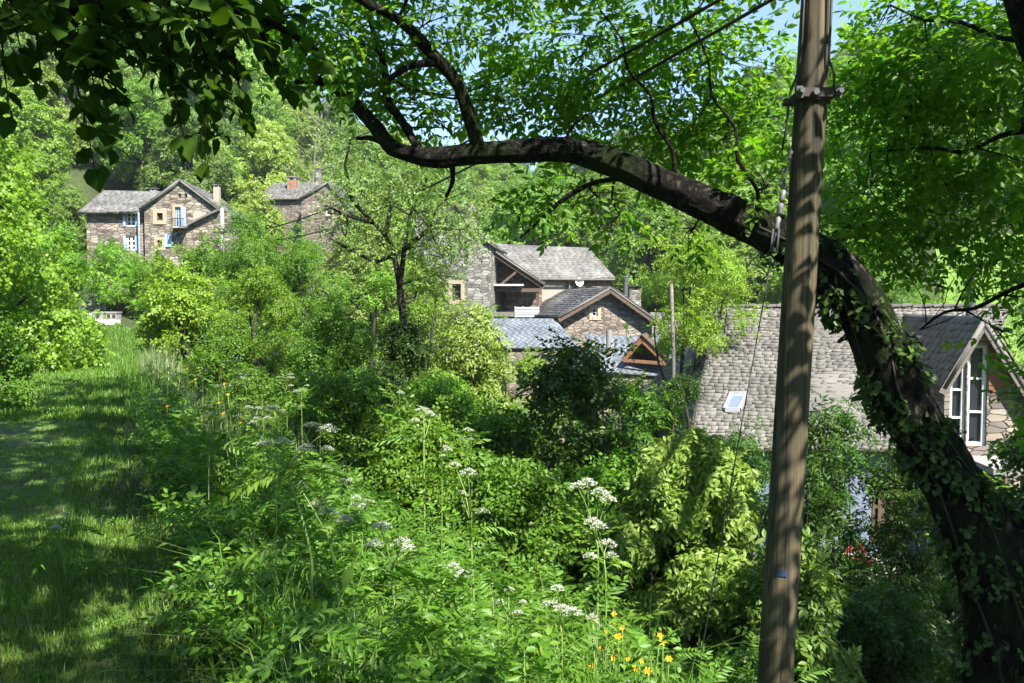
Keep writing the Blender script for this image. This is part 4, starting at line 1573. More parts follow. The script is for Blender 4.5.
# valley-floor trees around the houses
for (px, py, Y, k, lab) in [(252, 128, 84, 4, 'pale open tree on the slope between the two upper houses'), (268, 150, 76, 2, 'broad deep green tree just left of the brick chimney'), (235, 150, 74, 0, 'rounded bright tree above the chimney of the blue shuttered house'), (655, 205, 54, 0, 'rounded bright tree right behind the barn flue'), (705, 215, 50, 4, 'pale yellow-green tree behind the feathery ash'), (625, 225, 60, 1, 'tall tree directly behind the barn right end'), (742, 230, 47, 0, 'rounded tree behind the left end of the rough stone roof'),
                            (565, 205, 62, 1, 'tall tree behind the middle of the barn ridge'), (790, 215, 44, 5, 'low bushy pale tree behind the leaning pole and rough stone roof'), (830, 232, 40, 0, 'rounded tree between the leaning pole and the walnut trunk'), (850, 210, 52, 1, 'tall tree beyond the walnut trunk beside the meadow'),
                            (140, 140, 66, 3, 'slender deep green tree above the left wing roof of the blue shuttered house'), (40, 150, 52, 0, 'rounded bright tree beyond the big tree left of the path'), (75, 190, 50, 4, 'pale tree touching the left end of the blue shuttered house'), (395, 205, 62, 4, 'pale tree between the brick chimney house and the narrow house'), (250, 185, 60, 5, 'low bushy pale tree right of the blue shuttered house'), (225, 170, 60, 1, 'tall tree behind the chimney of the blue shuttered house')]:
    b = on_ground(px, Y)
    H = P(px, py, Y)[2] - b[2]
    forest_tree(b[0], b[1], k, H / protos[k][2], None, lab)

# pale bare-branched tree on the slope
b = on_ground(318, 70)
rt = empty('bare_tree', b, 'grey half-bare tree with thin pale branches above the brick chimney', 'tree')
mb = MB()
top = P(322, 85, 70)
mb.tube(bend(b, top, 8, .04), [.2 * (1 - .85 * t) for t in np.linspace(0, 1, 8)], 6)
tips = []
for i in range(26):
    t = .25 + .7 * i / 26
    s = b + (top - b) * t
    e = s + np.array((random.uniform(-1, 1), random.uniform(-1, 1), random.uniform(.2, .9))) * (5.2 - 3 * t)
    pts = bend(s, e, 5, .1)
    mb.tube(pts, [.075, .055, .04, .03, .02], 4)
    tips += pts[2:]
    for k in range(3):
        e2 = pts[3] + np.array((random.uniform(-1, 1), random.uniform(-1, 1), random.uniform(-.2, .8))) * 1.3
        mb.tube([pts[3], (pts[3] + e2) / 2 + .1, e2], [.03, .022, .012], 4)
        tips.append(e2)
mb.build('trunk', M['bark_pale'], rt, smooth=True)
tips = np.array(tips)
pos = np.repeat(tips, 4, 0) + rng.normal(scale=.35, size=(len(tips) * 4, 3))
V, T = scatter(TP['small'], pos, sph(len(pos)), rng.uniform(1.0, 1.8, len(pos)))
np_mesh('crown', V, T, M['pale'], rt)

# ------------------------------------------------------------------ mid-distance shrubs and trees
PL = plant
g1 = 'shrubs and young trees on the bank right of the path'
PL('young_tree', 'tree', 'big sunlit leafy tree overhanging the left edge of the grass path', -50, 88, 18, 270, 'hazel', 'bright', 5200, 14, .02, r0=.13)
PL('shrub', 'shrub', 'pale green bush on the left bank where the path ends', 58, 222, 33, 84, 'broad', 'bright', 1500, 9, group=None)
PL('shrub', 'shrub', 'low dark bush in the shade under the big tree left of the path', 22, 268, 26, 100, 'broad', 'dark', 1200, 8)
PL('shrub', 'shrub', 'low bramble on the left bank beside the path', -20, 318, 12, 110, 'cover', 'mid', 900, 7)
PL('young_tree', 'tree', 'light green tree in front of the pale utility pole and house with blue shutters', 252, 208, 27, 120, 'ash', 'bright', 3600, 13, .05, group=g1)
PL('young_tree', 'tree', 'sunlit bushy tree hiding the foot of the house with blue shutters', 205, 240, 29, 110, 'broad', 'bright', 2600, 11, .0, group=g1)
PL('young_tree', 'tree', 'mid green tree below the house with the brick chimney', 300, 226, 25, 140, 'ash', 'bright', 3800, 12, .0, group=g1)
PL('shrub', 'shrub', 'rounded bright shrub beside the tall seeding grass', 185, 262, 23, 110, 'broad', 'bright', 2200, 10, group=g1)
PL('shrub', 'shrub', 'sunny shrub in the middle of the bank below the pale utility pole', 262, 268, 18, 130, 'small', 'bright', 3000, 11, group=g1)
PL('shrub', 'shrub', 'mid green shrub left of the pale tree trunk', 330, 290, 15, 130, 'small', 'mid', 3200, 11, group=g1)
PL('shrub', 'shrub', 'leafy shrub behind the white umbels on the upper bank', 225, 330, 14, 120, 'small', 'mid', 2600, 10, group=g1)
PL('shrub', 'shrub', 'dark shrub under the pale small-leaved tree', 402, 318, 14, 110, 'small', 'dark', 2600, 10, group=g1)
PL('elder_bush', 'shrub', 'rounded yellow-green bush with pale flower heads below the barn porch', 466, 306, 17, 160, 'lance', 'elder', 4600, 18, group=None, rs=(.26, .38))
PL('shrub', 'shrub', 'bright low shrub in front of the yellow-green flowering bush', 440, 372, 12, 130, 'small', 'bright', 3200, 10)
PL('young_tree', 'tree', 'dark green sapling with open branches in front of the blue slate roof', 574, 342, 10, 150, 'broad', 'dark', 950, 12, .35, sc=.75, r0=.03, rs=(.2, .36))
PL('young_tree', 'tree', 'feathery light green ash at the left end of the rough stone roof', 697, 230, 23.5, 112, 'ash', 'bright', 1900, 16, .56, bark='bark_dark', r0=.1)
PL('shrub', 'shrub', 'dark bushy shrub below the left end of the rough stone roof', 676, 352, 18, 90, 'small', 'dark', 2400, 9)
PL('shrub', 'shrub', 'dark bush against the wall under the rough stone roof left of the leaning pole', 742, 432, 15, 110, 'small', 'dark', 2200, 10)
PL('shrub', 'shrub', 'green bush hiding the wall of the outbuilding with the plain blue roof', 532, 356, 30, 80, 'broad', 'bright', 1200, 8)
PL('shrub', 'shrub', 'bright bush under the orange timber dormer', 628, 372, 27, 80, 'broad', 'bright', 1200, 8)
PL('shrub', 'shrub', 'bright bush between the dark sapling and the stone roof', 640, 392, 13, 110, 'lance', 'mid', 2200, 9)
PL('shrub', 'shrub', 'large sunlit shrub with pointed leaves left of the leaning pole', 690, 428, 7.6, 235, 'lance_near', 'fresh', 6000, 20, rs=(.2, .32), inner=.65)
PL('shrub', 'shrub', 'sunlit shrub with pointed leaves just right of the leaning pole', 796, 528, 6.6, 130, 'lance_near', 'fresh', 2400, 13, rs=(.22, .34), inner=.65)
PL('shrub', 'shrub', 'mid green shrub behind the yellow flowers', 610, 470, 8.2, 170, 'small', 'mid', 3000, 10)
PL('shrub', 'shrub', 'leafy sunny shrub right of the tallest umbel stem', 420, 418, 8.5, 150, 'small', 'bright', 2600, 10)
PL('shrub', 'shrub', 'shady green shrub in the middle below the dark sapling', 515, 452, 7.5, 150, 'small', 'mid', 2600, 10)
PL('shrub', 'shrub', 'mid green bush below the shrub beside the pale tree', 340, 372, 10.5, 140, 'small', 'mid', 2800, 10)
PL('shrub', 'shrub', 'small fresh shrub beside the dark sapling trunk', 500, 398, 11.5, 110, 'lance', 'mid', 2000, 9)
PL('shrub', 'shrub', 'shrub in the gap between the dark sapling and the flue roof', 600, 418, 10.5, 100, 'lance', 'mid', 1800, 9)
PL('shrub', 'shrub', 'bushy garden shrub hiding the base of the blue shuttered house wing', 120, 252, 42, 80, 'broad', 'bright', 1300, 8)
PL('shrub', 'shrub', 'light green garden shrub under the shutter door of the far left house', 168, 250, 42, 70, 'broad', 'bright', 1100, 8)
PL('young_tree', 'tree', 'leafy tree between the pale tree trunk and the framed window', 424, 252, 34, 84, 'broad', 'bright', 1900, 10, .0)
PL('shrub', 'shrub', 'soft green bush on the slope left of the framed window house', 380, 262, 30, 80, 'broad', 'bright', 1500, 9)
# right-hand side
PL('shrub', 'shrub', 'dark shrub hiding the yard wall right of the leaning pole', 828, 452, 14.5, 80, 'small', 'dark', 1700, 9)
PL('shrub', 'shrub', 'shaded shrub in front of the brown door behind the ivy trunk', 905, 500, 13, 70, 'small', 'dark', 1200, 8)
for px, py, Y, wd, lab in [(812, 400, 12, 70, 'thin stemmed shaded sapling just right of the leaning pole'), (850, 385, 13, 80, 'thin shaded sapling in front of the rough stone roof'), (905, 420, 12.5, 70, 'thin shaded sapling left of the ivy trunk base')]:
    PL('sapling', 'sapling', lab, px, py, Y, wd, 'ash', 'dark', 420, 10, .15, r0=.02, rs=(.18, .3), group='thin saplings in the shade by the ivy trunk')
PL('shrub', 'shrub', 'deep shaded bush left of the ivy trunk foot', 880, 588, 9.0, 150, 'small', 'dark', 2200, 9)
PL('shrub', 'shrub', 'sunlit bush under the concrete terrace', 985, 462, 15, 120, 'broad', 'bright', 1500, 9)
PL('shrub', 'shrub', 'dark bush behind the fork of the ivy trunk', 1040, 420, 12, 120, 'broad', 'mid', 1500, 9)
PL('young_tree', 'tree', 'shady tree at the right edge beyond the glazed gable', 1075, 215, 30, 190, 'ash', 'mid', 3200, 12, .1)
PL('young_tree', 'tree', 'soft green tree behind the ridge of the rough stone roof', 862, 222, 33, 110, 'ash', 'bright', 2600, 12, .05)
PL('shrub', 'shrub', 'rounded bush behind the rough stone roof beside the meadow', 912, 268, 36, 90, 'broad', 'bright', 1200, 8)
PL('shrub', 'shrub', 'green bush between the gable house and the big stone roof', 668, 330, 33, 40, 'broad', 'mid', 900, 7)
PL('shrub', 'shrub', 'fresh green bush against the wall below the framed window', 486, 300, 41, 46, 'broad', 'bright', 800, 7)
PL('shrub', 'shrub', 'garden bush at the foot of the tall narrow stone house', 436, 290, 40, 70, 'broad', 'bright', 1300, 8)
PL('shrub', 'shrub', 'garden bush on the terrace wall under the left windows', 140, 258, 43.5, 60, 'broad', 'mid', 900, 7)
PL('shrub', 'shrub', 'climbing shrub on the corner of the house with blue shutters', 108, 240, 43.6, 42, 'broad', 'mid', 700, 7)

# small-leaved pale tree with a crooked dark trunk
Yp = 14.0
b = on_ground(412, Yp)
rt = empty('pear_tree', b, 'crooked dark-trunked tree with small pale leaves in front of the stone houses', 'tree')
sk = [[(412, 400), (404, 330), (400, 285), (394, 255), (385, 235), (372, 222)], [(394, 255), (376, 262), (350, 250), (330, 238)], [(385, 235), (392, 205), (384, 170), (372, 140)],
      [(400, 285), (404, 250), (410, 215), (425, 185), (430, 160)], [(372, 222), (352, 200), (345, 165), (350, 140)], [(404, 250), (430, 228), (455, 205)], [(372, 222), (345, 215), (325, 205)]]
mb = MB()
nodes = []
for i, l in enumerate(sk):
    pts = [P(x, y, Yp + random.uniform(-.4, .4) * (i > 0) + (0.5 * math.sin(i * 2 + j) if i else 0)) for j, (x, y) in enumerate(l)]
    if i == 0:
        pts[0] = b - (0, 0, .2)
    r0 = .085 if i == 0 else .05
    mb.tube(pts, [r0 * (1 - .7 * t) for t in np.linspace(0, 1, len(pts))], 7, wob=.25)
    nodes += pts[1:]
bl = []
for (x, y, r) in [(350, 145, 28), (375, 130, 30), (405, 155, 30), (430, 165, 30), (362, 190, 22), (345, 236, 18), (333, 214, 18), (345, 186, 18), (456, 216, 22), (472, 240, 16), (442, 258, 20), (385, 200, 28), (415, 210, 28), (445, 200, 30), (460, 230, 24), (430, 245, 26), (370, 250, 22), (440, 275, 22), (400, 175, 30)]:
    q = P(x, y, Yp + random.uniform(-1.2, 1.2))
    rr = PXM(r, Yp)
    bl.append((*q, rr, rr * 1.3, rr))
    n0 = min(nodes, key=lambda v: np.linalg.norm(v - q))
    mb.tube(bend(n0, q, 5, .1), [.022, .018, .014, .01, .006], 5)
    for k in range(5):
        e = q + sph(1)[0] * rr
        mb.tube([q, (q + e) / 2 + sph(1)[0] * .05, e], [.01, .007, .004], 4)
mb.build('trunk', M['bark_dark'], rt, smooth=True)
pos, d = crown_pts(bl, 1900, .15, .2)
V, T = scatter(TP['pear'], pos, d, rng.uniform(.8, 1.3, len(pos)), 1.0)
np_mesh('crown', V, T, M['pale'], rt)

# ------------------------------------------------------------------ ground cover (nobody could count it)


def cover(name, n, e0, e1, y0, y1, tp, mat, sc, hmax, dens=1.0, up=0.6):
    y = y0 + (y1 - y0) * rng.random(n) ** dens
    e = rng.uniform(e0, e1, n)
    x = e * 1.12 - .03 - .505 * y
    hh = hmax * (0.35 + 0.65 * rng.random(n)) * (0.55 + 0.45 * np.sin(x * 1.9 + 1.2 * np.sin(y * 1.4)) ** 2)
    z = gz(x, y) + hh * rng.random(n) ** .5
    pos = np.stack([x, y, z], -1)
    d = sph(n)
    d[:, 2] = np.abs(d[:, 2]) * .5 + up * rng.random(n) - .1
    keep = (np.hypot(x, y) > 1.9) & ((np.abs(x - .335 * y) > .3) | (y > 5.4) | (y < 2.5))
    V, T = scatter(TP[tp], pos[keep], d[keep], (sc * rng.uniform(.7, 1.3, n))[keep], .6)
    return tag(np_mesh(name, V, T, M[mat]), kind='stuff')


cover('undergrowth', 11500, .35, 7.5, 2.2, 12, 'cover_near', 'weed', .9, .75, 1.3)
cover('undergrowth', 5000, 1.7, 8, 11, 30, 'cover', 'weed', 1.5, .9, 1.0)
cover('undergrowth', 2600, .5, 7, 2.3, 13, 'hazel', 'dark', .6, .7, 1.3)
cover('undergrowth', 3000, .5, 7, 2.3, 13, 'lance_near', 'mid', .9, .85, 1.3)
cover('fern_cover', 4200, .5, 6.0, 2.4, 9, 'fern', 'weed', .9, .85, 1.2)
cover('undergrowth', 3500, 6.5, 16, 5.5, 18, 'cover', 'dark', 1.5, .7, 1.0)
cover('path_weeds', 2600, -3.2, .4, 2.4, 20, 'cover', 'weed', .42, .05, 1.3)
cover('undergrowth', 3200, -9, -3.3, 5, 40, 'cover', 'mid', 1.6, .6, 1.0)
cover('undergrowth', 4500, 6, 26, 18, 46, 'broad', 'mid', 1.5, .8, 1.0)


def grass(name, n, e0, e1, y0, y1, L, wd, mat, dens=1.5, lean=.5, patch=0):
    y = y0 + (y1 - y0) * rng.random(n) ** dens
    e = rng.uniform(e0, e1, n)
    x = e * 1.12 - .03 - .505 * y
    if patch:
        pm = np.sin(x * 2.9 + 1.7 * np.sin(y * 1.3)) * np.sin(y * 2.3 + 1.1 * np.sin(x * 1.9)) + .5 * np.sin(x * 6.1 - y * 4.3)
        kp = pm + rng.normal(scale=.35, size=n) > patch - 1
        x, y, e, n = x[kp], y[kp], e[kp], int(kp.sum())
    z = gz(x, y)
    ln = L * rng.uniform(.5, 1.3, n) * (.6 + .4 * np.sin(x * 2.3 + y * 1.1) ** 2)
    a = rng.uniform(0, 2 * PI, n)
    dx, dy = np.cos(a), np.sin(a)
    k = lean * rng.random(n)
    ww = wd * (1 + .035 * y)
    ba = np.stack([x - dy * ww, y + dx * ww, z], -1)
    bb = np.stack([x + dy * ww, y - dx * ww, z], -1)
    m_ = np.stack([x + dx * ln * k * .35, y + dy * ln * k * .35, z + ln * .6], -1)
    sd = np.stack([-dy * ww * .7, dx * ww * .7, 0 * z], -1)
    t_ = np.stack([x + dx * ln * k, y + dy * ln * k, z + ln * (1 - .35 * k)], -1)
    V = np.stack([ba, bb, m_ + sd, m_ - sd, t_], 1).reshape(-1, 3)
    i = np.arange(n)[:, None, None] * 5
    T = (np.array([[0, 1, 3], [0, 3, 2], [2, 3, 4]])[None] + i).reshape(-1, 3)
    return tag(np_mesh(name, V, T, M[mat]), kind='stuff')


grass('path_grass', 90000, -3.3, .15, 2.0, 14, .075, .003, 'grass', 1.5, .8, .75)
grass('path_grass', 50000, -3.4, .7, 11, 36.5, .11, .007, 'grass', 1.2)
grass('path_grass', 70000, -2.4, .3, 2.0, 6, .065, .0022, 'grass', 1.25, .9)
grass('path_grass', 9000, -.3, .6, 2.0, 14, .15, .003, 'verge', 1.2, .9)
grass('verge_grass', 9000, .3, 1.2, 2.4, 12, .2, .004, 'verge', 1.2, .8)
grass('long_grass', 1800, .5, 2.4, 2.3, 3.8, .75, .003, 'grass', 1.0, 1.3)
grass('dry_stalks', 420, .6, 5, 2.6, 11, 1.0, .0022, 'hay', 1.2, .8)
grass('verge_grass', 8000, .7, 3.0, 2.6, 7, .45, .004, 'verge', 1.2, .8)
grass('seeding_grass', 17000, .6, 5.5, 8.5, 20, .9, .003, 'hay', 1.0, .75, .95)
grass('verge_grass', 9000, .4, 3.2, 8.5, 22, .5, .004, 'grass', 1.0, .7)
grass('verge_grass', 16000, .2, 2.6, 11, 36.5, .3, .006, 'grass', 1.2, .6)
grass('bank_grass', 14000, -7, -3.1, 4, 38, .35, .006, 'grass', 1.1, .6)
# ------------------------------------------------------------------ leaning pole with stay
YP = 5.5
p0, p1 = P(775, 683, YP), P(817, 0, YP)
dv = (p1 - p0) / (p1[2] - p0[2])
gb = p0 + dv * (G(p0[0], YP) - p0[2])
tp_ = p1 + dv * 0.75
root = empty('utility_pole', gb, 'weathered round wooden utility pole leaning slightly right in the foreground', 'utility pole')
mb = MB()
pts = [gb + (tp_ - gb) * t - dv * (.3 if t == 0 else 0) for t in np.linspace(0, 1, 14)]
mb.tube(pts, list(np.linspace(.124, .1, 14)), 24, wob=.02, ridge=.008)
mb.build('pole', M['pole'], root, smooth=True)
at = lambda py: p0 + dv * (P(800, py, YP)[2] - p0[2])
cb = at(97)
mb = MB()
mb.box(cb + (-.145, -.135, -.03), (.29, 0, 0), (0, .04, 0), (0, 0, .06))
mb.box(cb + (-.14, .1, -.03), (.28, 0, 0), (0, .04, 0), (0, 0, .05))
mb.tube([cb + (0, 0, -.045), cb + (0, 0, -.01)], [.127, .127], 20)
bk = mb.build('bracket', M['iron'], root)
for sx in (-.128, .128):
    mb = MB()
    mb.tube([cb + (sx, -.2, -.005), cb + (sx, .17, -.005)], .017, 8)
    mb.tube([cb + (sx, -.17, -.005), cb + (sx, -.137, -.005)], .024, 6)
    mb.box(cb + (sx - .022, -.145, -.042), (.044, 0, 0), (0, .012, 0), (0, 0, .078))
    mb.build('bolt', M['metal'], bk)
mb = MB()
mb.tube([cb + (-.03, -.14, -.01), cb + (-.03, -.185, -.01)], .022, 6)
mb.build('bolt', M['metal'], bk)
for s, pth in ((-1, [(806, -40), (802, 40), (799, 70), (790, 93), (786, 130), (782, 150)]), (1, [(833, -30), (829, 60), (835, 75), (833, 96)])):
    mb = MB()
    cp = [P(x, y, YP - .14 + .02 * i) for i, (x, y) in enumerate(pth)]
    mb.tube(cp, .008, 6)
    mb.build('cable', M['cable'], root, smooth=True)
mb = MB()
q = P(766, 568, YP - .1)
c0 = at(568)
for k in range(5):
    a0, a1 = -2.2 + .12 * k, -2.2 + .12 * (k + 1)
    rr = .124
    f_ = lambda a, z: c0 + (rr * math.cos(a), rr * math.sin(a), z)
    mb.quad(f_(a0, -.022), f_(a1, -.02), f_(a1, .02), f_(a0, .024))
mb.build('blue_mark', M['bluemark'], root)
# twin conductors to the far pole
far = P(222, 233, 42.85)
for i, (px, py, dx, sg) in enumerate(((826, -62, -.42, .9), (830, -34, .15, 1.2))):
    a = P(px, py, YP)
    e = far + (dx, .04, .33)
    mb = MB()
    mb.tube([a + (e - a) * t + np.array((0, 0, -4 * sg * t * (1 - t))) for t in np.linspace(0, 1, 40)], [.015 + .01 * t for t in np.linspace(0, 1, 40)], 5)
    tag(mb.build('power_cable', M['cable'], None, a, smooth=True), ('upper' if i == 0 else 'lower') + ' one of two black cables slanting across the canopy from the leaning pole', 'cable', 'cables from the leaning pole')
# stay
s0 = at(150) + np.array((-.13, -.05, 0))
mid_ = P(776, 232, 5.35)
e1 = P(695, 683, 4.7)
e1 = e1 + (e1 - mid_) * .2
e1 = np.array((e1[0], e1[1], G(e1[0], e1[1])))
root = empty('stay_wire', e1, 'thin stay wire with pale insulator links running down left of the leaning pole', 'stay wire')
mb = MB()
mb.tube([s0, mid_], .006, 6)
mb.tube([mid_, mid_ + (e1 - mid_) * .5 + (0, 0, -.03), e1 - (0, 0, .1)], .0042, 6)
mb.build('wire', M['cable'], root, smooth=True)
for t0, t1, r in ((.02, .14, .016), (.5, .64, .022), (.66, .8, .024), (.82, .98, .02)):
    mb = MB()
    a, b = s0 + (mid_ - s0) * t0, s0 + (mid_ - s0) * t1
    mb.tube([a, a + (b - a) * .15, a + (b - a) * .5, a + (b - a) * .85, b], [r * .4, r, r * .7, r, r * .4], 9)
    mb.build('insulator', M['ceramic'], root, smooth=True)
for s in (-.02, .02):
    mb = MB()
    a = mid_ + (s, 0, 0)
    mb.bar(a + (0, 0, .02), a + np.array((-.012, 0, -.13)), .012)
    mb.build('clevis', M['metal'], root)

# ------------------------------------------------------------------ walnut with the curved limb
limb = [(1024, 760, 112), (1024, 690, 108), (1021, 640, 101), (1010, 588, 86), (982, 535, 68), (949, 480, 55), (926, 440, 52), (900, 397, 51), (879, 345, 50), (851, 292, 48), (810, 254, 45), (760, 228, 39), (715, 208, 34), (670, 188, 31), (625, 167, 29),
        (590, 155, 26), (560, 150, 24), (520, 151, 22), (480, 153, 21), (440, 158, 20), (415, 155, 17), (392, 147, 15), (378, 130, 14), (357, 106, 13), (338, 89, 11), (315, 80, 8), (296, 82, 5)]
Yl = np.interp(np.arange(len(limb)), [0, 3, 8, 14, 20, 26], [6.6, 6.6, 6.75, 7.2, 7.6, 8.2])
b = on_ground(1022, 6.6)
tree = empty('walnut_tree', b, 'leaning walnut tree with one long dark limb arching left across the view', 'tree')


def smooth(pts, n=3):
    pts = [np.array(p, float) for p in pts]
    out = []
    for i in range(len(pts) - 1):
        a, b_, c_, d = pts[max(i - 1, 0)], pts[i], pts[i + 1], pts[min(i + 2, len(pts) - 1)]
        for k in range(n):
            t = k / n
            out.append(.5 * (2 * b_ + (c_ - a) * t + (2 * a - 5 * b_ + 4 * c_ - d) * t * t + (3 * b_ - 3 * c_ + d - a) * t ** 3))
    out.append(pts[-1])
    return out


def skin(name, pts4, parent, mat, n=16, wob=.12, sub=3, ridge=0.0):
    s = smooth(pts4, sub)
    mb = MB()
    rr = np.array([q[3] for q in s])
    mb.tube([q[:3] for q in s], rr, n, wob=wob, ridge=ridge)
    o = mb.build(name, M[mat], parent, smooth=True)
    return s


lp = [np.array((*P(x, y, Y), PXM(w_ / 2, Y))) for (x, y, w_), Y in zip(limb, Yl)]
lp.insert(0, np.array((b[0] + .05, b[1] + .05, b[2] - .4, .62)))
LS = skin('trunk', lp[:6], tree, 'bark', 40, .05, 8, .05)
LS2 = skin('limb', lp[4:], tree, 'bark', 36, .05, 8, .05)
stem2 = [(1016, 625, 100), (1052, 552, 92), (1098, 488, 82), (1128, 420, 74), (1138, 310, 68), (1124, 200, 60), (1085, 110, 54), (1040, 20, 48), (990, -160, 36)]
LS3 = skin('limb', [np.array((*P(x, y, Y), PXM(w_ / 2, Y))) for (x, y, w_), Y in zip(stem2, np.linspace(6.65, 6.0, 9))], tree, 'bark', 36, .05, 8, .05)
br = [
    [(480, 152, 15), (470, 120, 14), (458, 85, 13), (436, 58, 12), (398, 19, 10), (358, -2, 8), (320, -40, 5)],
    [(419, 150, 9), (400, 118, 9), (387, 101, 8), (386, 76, 8), (376, 40, 6), (366, 8, 4)],
    [(440, 62, 9), (410, 66, 7), (388, 80, 6)],
    [(388, 145, 6), (370, 138, 5), (357, 139, 3)],
    [(451, 160, 7), (453, 180, 5), (446, 197, 3)],
    [(640, 178, 6), (600, 181, 5), (568, 196, 5), (545, 216, 4), (520, 238, 2)],
    [(675, 175, 5), (672, 150, 4), (655, 122, 4), (650, 95, 3), (628, 70, 3), (622, 40, 2), (600, 10, 2)],
    [(760, 222, 5), (757, 190, 4), (738, 160, 4), (735, 128, 3), (712, 95, 3), (708, 60, 2), (690, 20, 2)],
    [(1064, 110, 9), (1035, 128, 6), (1000, 136, 5), (965, 152, 4), (930, 148, 3), (870, 152, 2)],
    [(1085, 250, 9), (1045, 278, 6), (1015, 288, 5), (975, 308, 4), (945, 312, 3), (920, 330, 2)],
    [(1045, 40, 8), (1000, 38, 5), (960, 22, 4), (925, 20, 3), (890, 5, 2)],
]
nodes = [q for q in LS2[16:]] + [q for q in LS3[20:]]
for l in br:
    x0, y0, _ = l[0]
    near = min(nodes, key=lambda q: np.linalg.norm(q[:3] - P(x0, y0, q[1])))
    Yb = near[1]
    pts = []
    for j, (x, y, w_) in enumerate(l):
        Yj = Yb + (-.12 if x0 < 950 else -.35) * j * math.sin(x0)
        if x0 > 1000:
            Yj = Yb + .35 * j
        pts.append(np.array((*P(x, y, Yj), PXM(w_ / 2, Yj))))
    s = skin('branch', pts, tree, 'bark', 8, .2)
    nodes += s[2:]
NP = np.array([q[:3] for q in nodes])
NPR = np.array([q[3] for q in nodes])

canopy = [(325, 20, 7.9, 62), (375, 62, 8.1, 48), (300, 50, 8.2, 40), (352, 40, 7.6, 50), (430, 20, 7.6, 46), (415, 105, 8, 34), (355, 92, 8.4, 20),
          (445, 128, 7.8, 26), (498, 32, 7.5, 58), (520, 100, 7.8, 46), (570, 50, 7.3, 64), (600, 108, 7.4, 46), (640, 30, 7, 66), (675, 95, 7, 60), (722, 140, 7, 52), (735, 62, 6.9, 48),
          (655, 148, 7.3, 44), (762, 118, 6.8, 44), (765, 185, 7.2, 38), (548, 196, 7.6, 28), (520, 214, 7.8, 22), (598, 196, 7.5, 24), (490, 95, 7.7, 34), (560, 140, 7.8, 28),
          (705, 30, 7.2, 40), (620, 215, 7.6, 18), (690, 232, 7.8, 26),
          (845, 120, 8.6, 52), (868, 195, 8.4, 52), (848, 62, 8.2, 34), (905, 120, 8.0, 54), (880, 245, 8.4, 40), (838, 240, 7.9, 36), (920, 60, 7.5, 50),
          (945, 60, 7.4, 74), (985, 135, 7.6, 70), (965, 205, 8.2, 46), (1012, 225, 7.8, 56), (905, 20, 7.6, 46), (1005, 30, 7.0, 80), (930, 150, 8.0, 46), (1045, 170, 7.2, 60), (985, 265, 8.6, 24), (905, 215, 8.6, 36), (935, 262, 8.8, 24), (880, 70, 8.2, 44), (1030, 80, 6.6, 50), (1004, 338, 7.6, 22), (1028, 392, 7.2, 26), (1040, 290, 7.4, 36),
          (470, -70, 7.3, 80), (570, -90, 7.1, 90), (680, -80, 6.9, 90), (380, -70, 7.6, 80), (780, -90, 6.8, 70)]
bl, cnt = [], []
tw = MB()
for (x, y, Y, r) in canopy:
    if 480 < x < 800 and -20 < y < 160:
        Y += 1.1
    q = P(x, y, Y)
    rr = PXM(r, Y)
    bl.append((*q, rr, rr * 1.25, rr * .8))
    i = int(np.argmin(np.linalg.norm(NP - q, axis=1)))
    ln = np.linalg.norm(NP[i] - q)
    r0 = min(NPR[i] * .6, .012 + .006 * ln)
    main = bend(NP[i], q, 6, .12, -.05)
    tw.tube(main, [r0 * (1 - .7 * t) for t in np.linspace(0, 1, 6)], 5)
    for k in range(9):
        e = q + sph(1)[0] * np.array((rr, rr * 1.2, rr * .8)) * .9
        s = main[random.choice([3, 4, 5])]
        tw.tube(bend(s, e, 4, .15), [.0055, .0045, .0035, .002], 4)
tag(tw.build('twig', M['bark'], tree, smooth=True), 'fine dark twigs carrying the walnut leaves')
ns = 5300
pos, d = crown_pts(bl, ns, .15, .2)
d[:, 2] -= .15
V, T = scatter(TP['walnut'], pos, d, rng.uniform(.6, 1.25, len(pos)), .6)
np_mesh('crown', V, T, M['walnut'], tree)
off = [(5.9, 3.8, 4.1, .8), (6.4, 2.9, 4.2, 1.0), (6.8, 2.3, 6.0, 1.3), (8.0, 1.2, 6.6, 1.6), (9.6, .9, 7.0, 1.6), (10.6, 2.6, 7.0, 1.7), (11.6, 4.6, 7.2, 1.7), (12.6, 6.4, 7.2, 1.6), (8.2, 3.6, 6.4, 1.3), (3.75, 2.55, 4.0, .5), (2.95, 4.0, 5.0, .35), (3.4, 3.0, 4.0, .5), (3.05, 3.85, 4.1, .42), (7.6, 4.6, 5.2, 1.1), (6.6, 4.9, 7.4, 1.0)]  # unseen leaf clumps, added to shade the trunk, pole and lower right
bl = [(x, y, z, r, r, r * .6) for x, y, z, r in off]
mb = MB()
for q in bl:
    i = int(np.argmin(np.linalg.norm(np.array([s[:3] for s in LS3]) - np.array(q[:3]), axis=1)))
    mb.tube(bend(LS3[i][:3], q[:3], 7, .1), list(np.linspace(.09, .015, 7)), 6)
mb.build('branch', M['bark'], tree, smooth=True)
pos, d = crown_pts(bl, 2600, .2, .3)
V, T = scatter(TP['walnut_off'], pos, d, rng.uniform(.9, 1.4, len(pos)), .5)
np_mesh('crown', V, T, M['walnut'], tree)

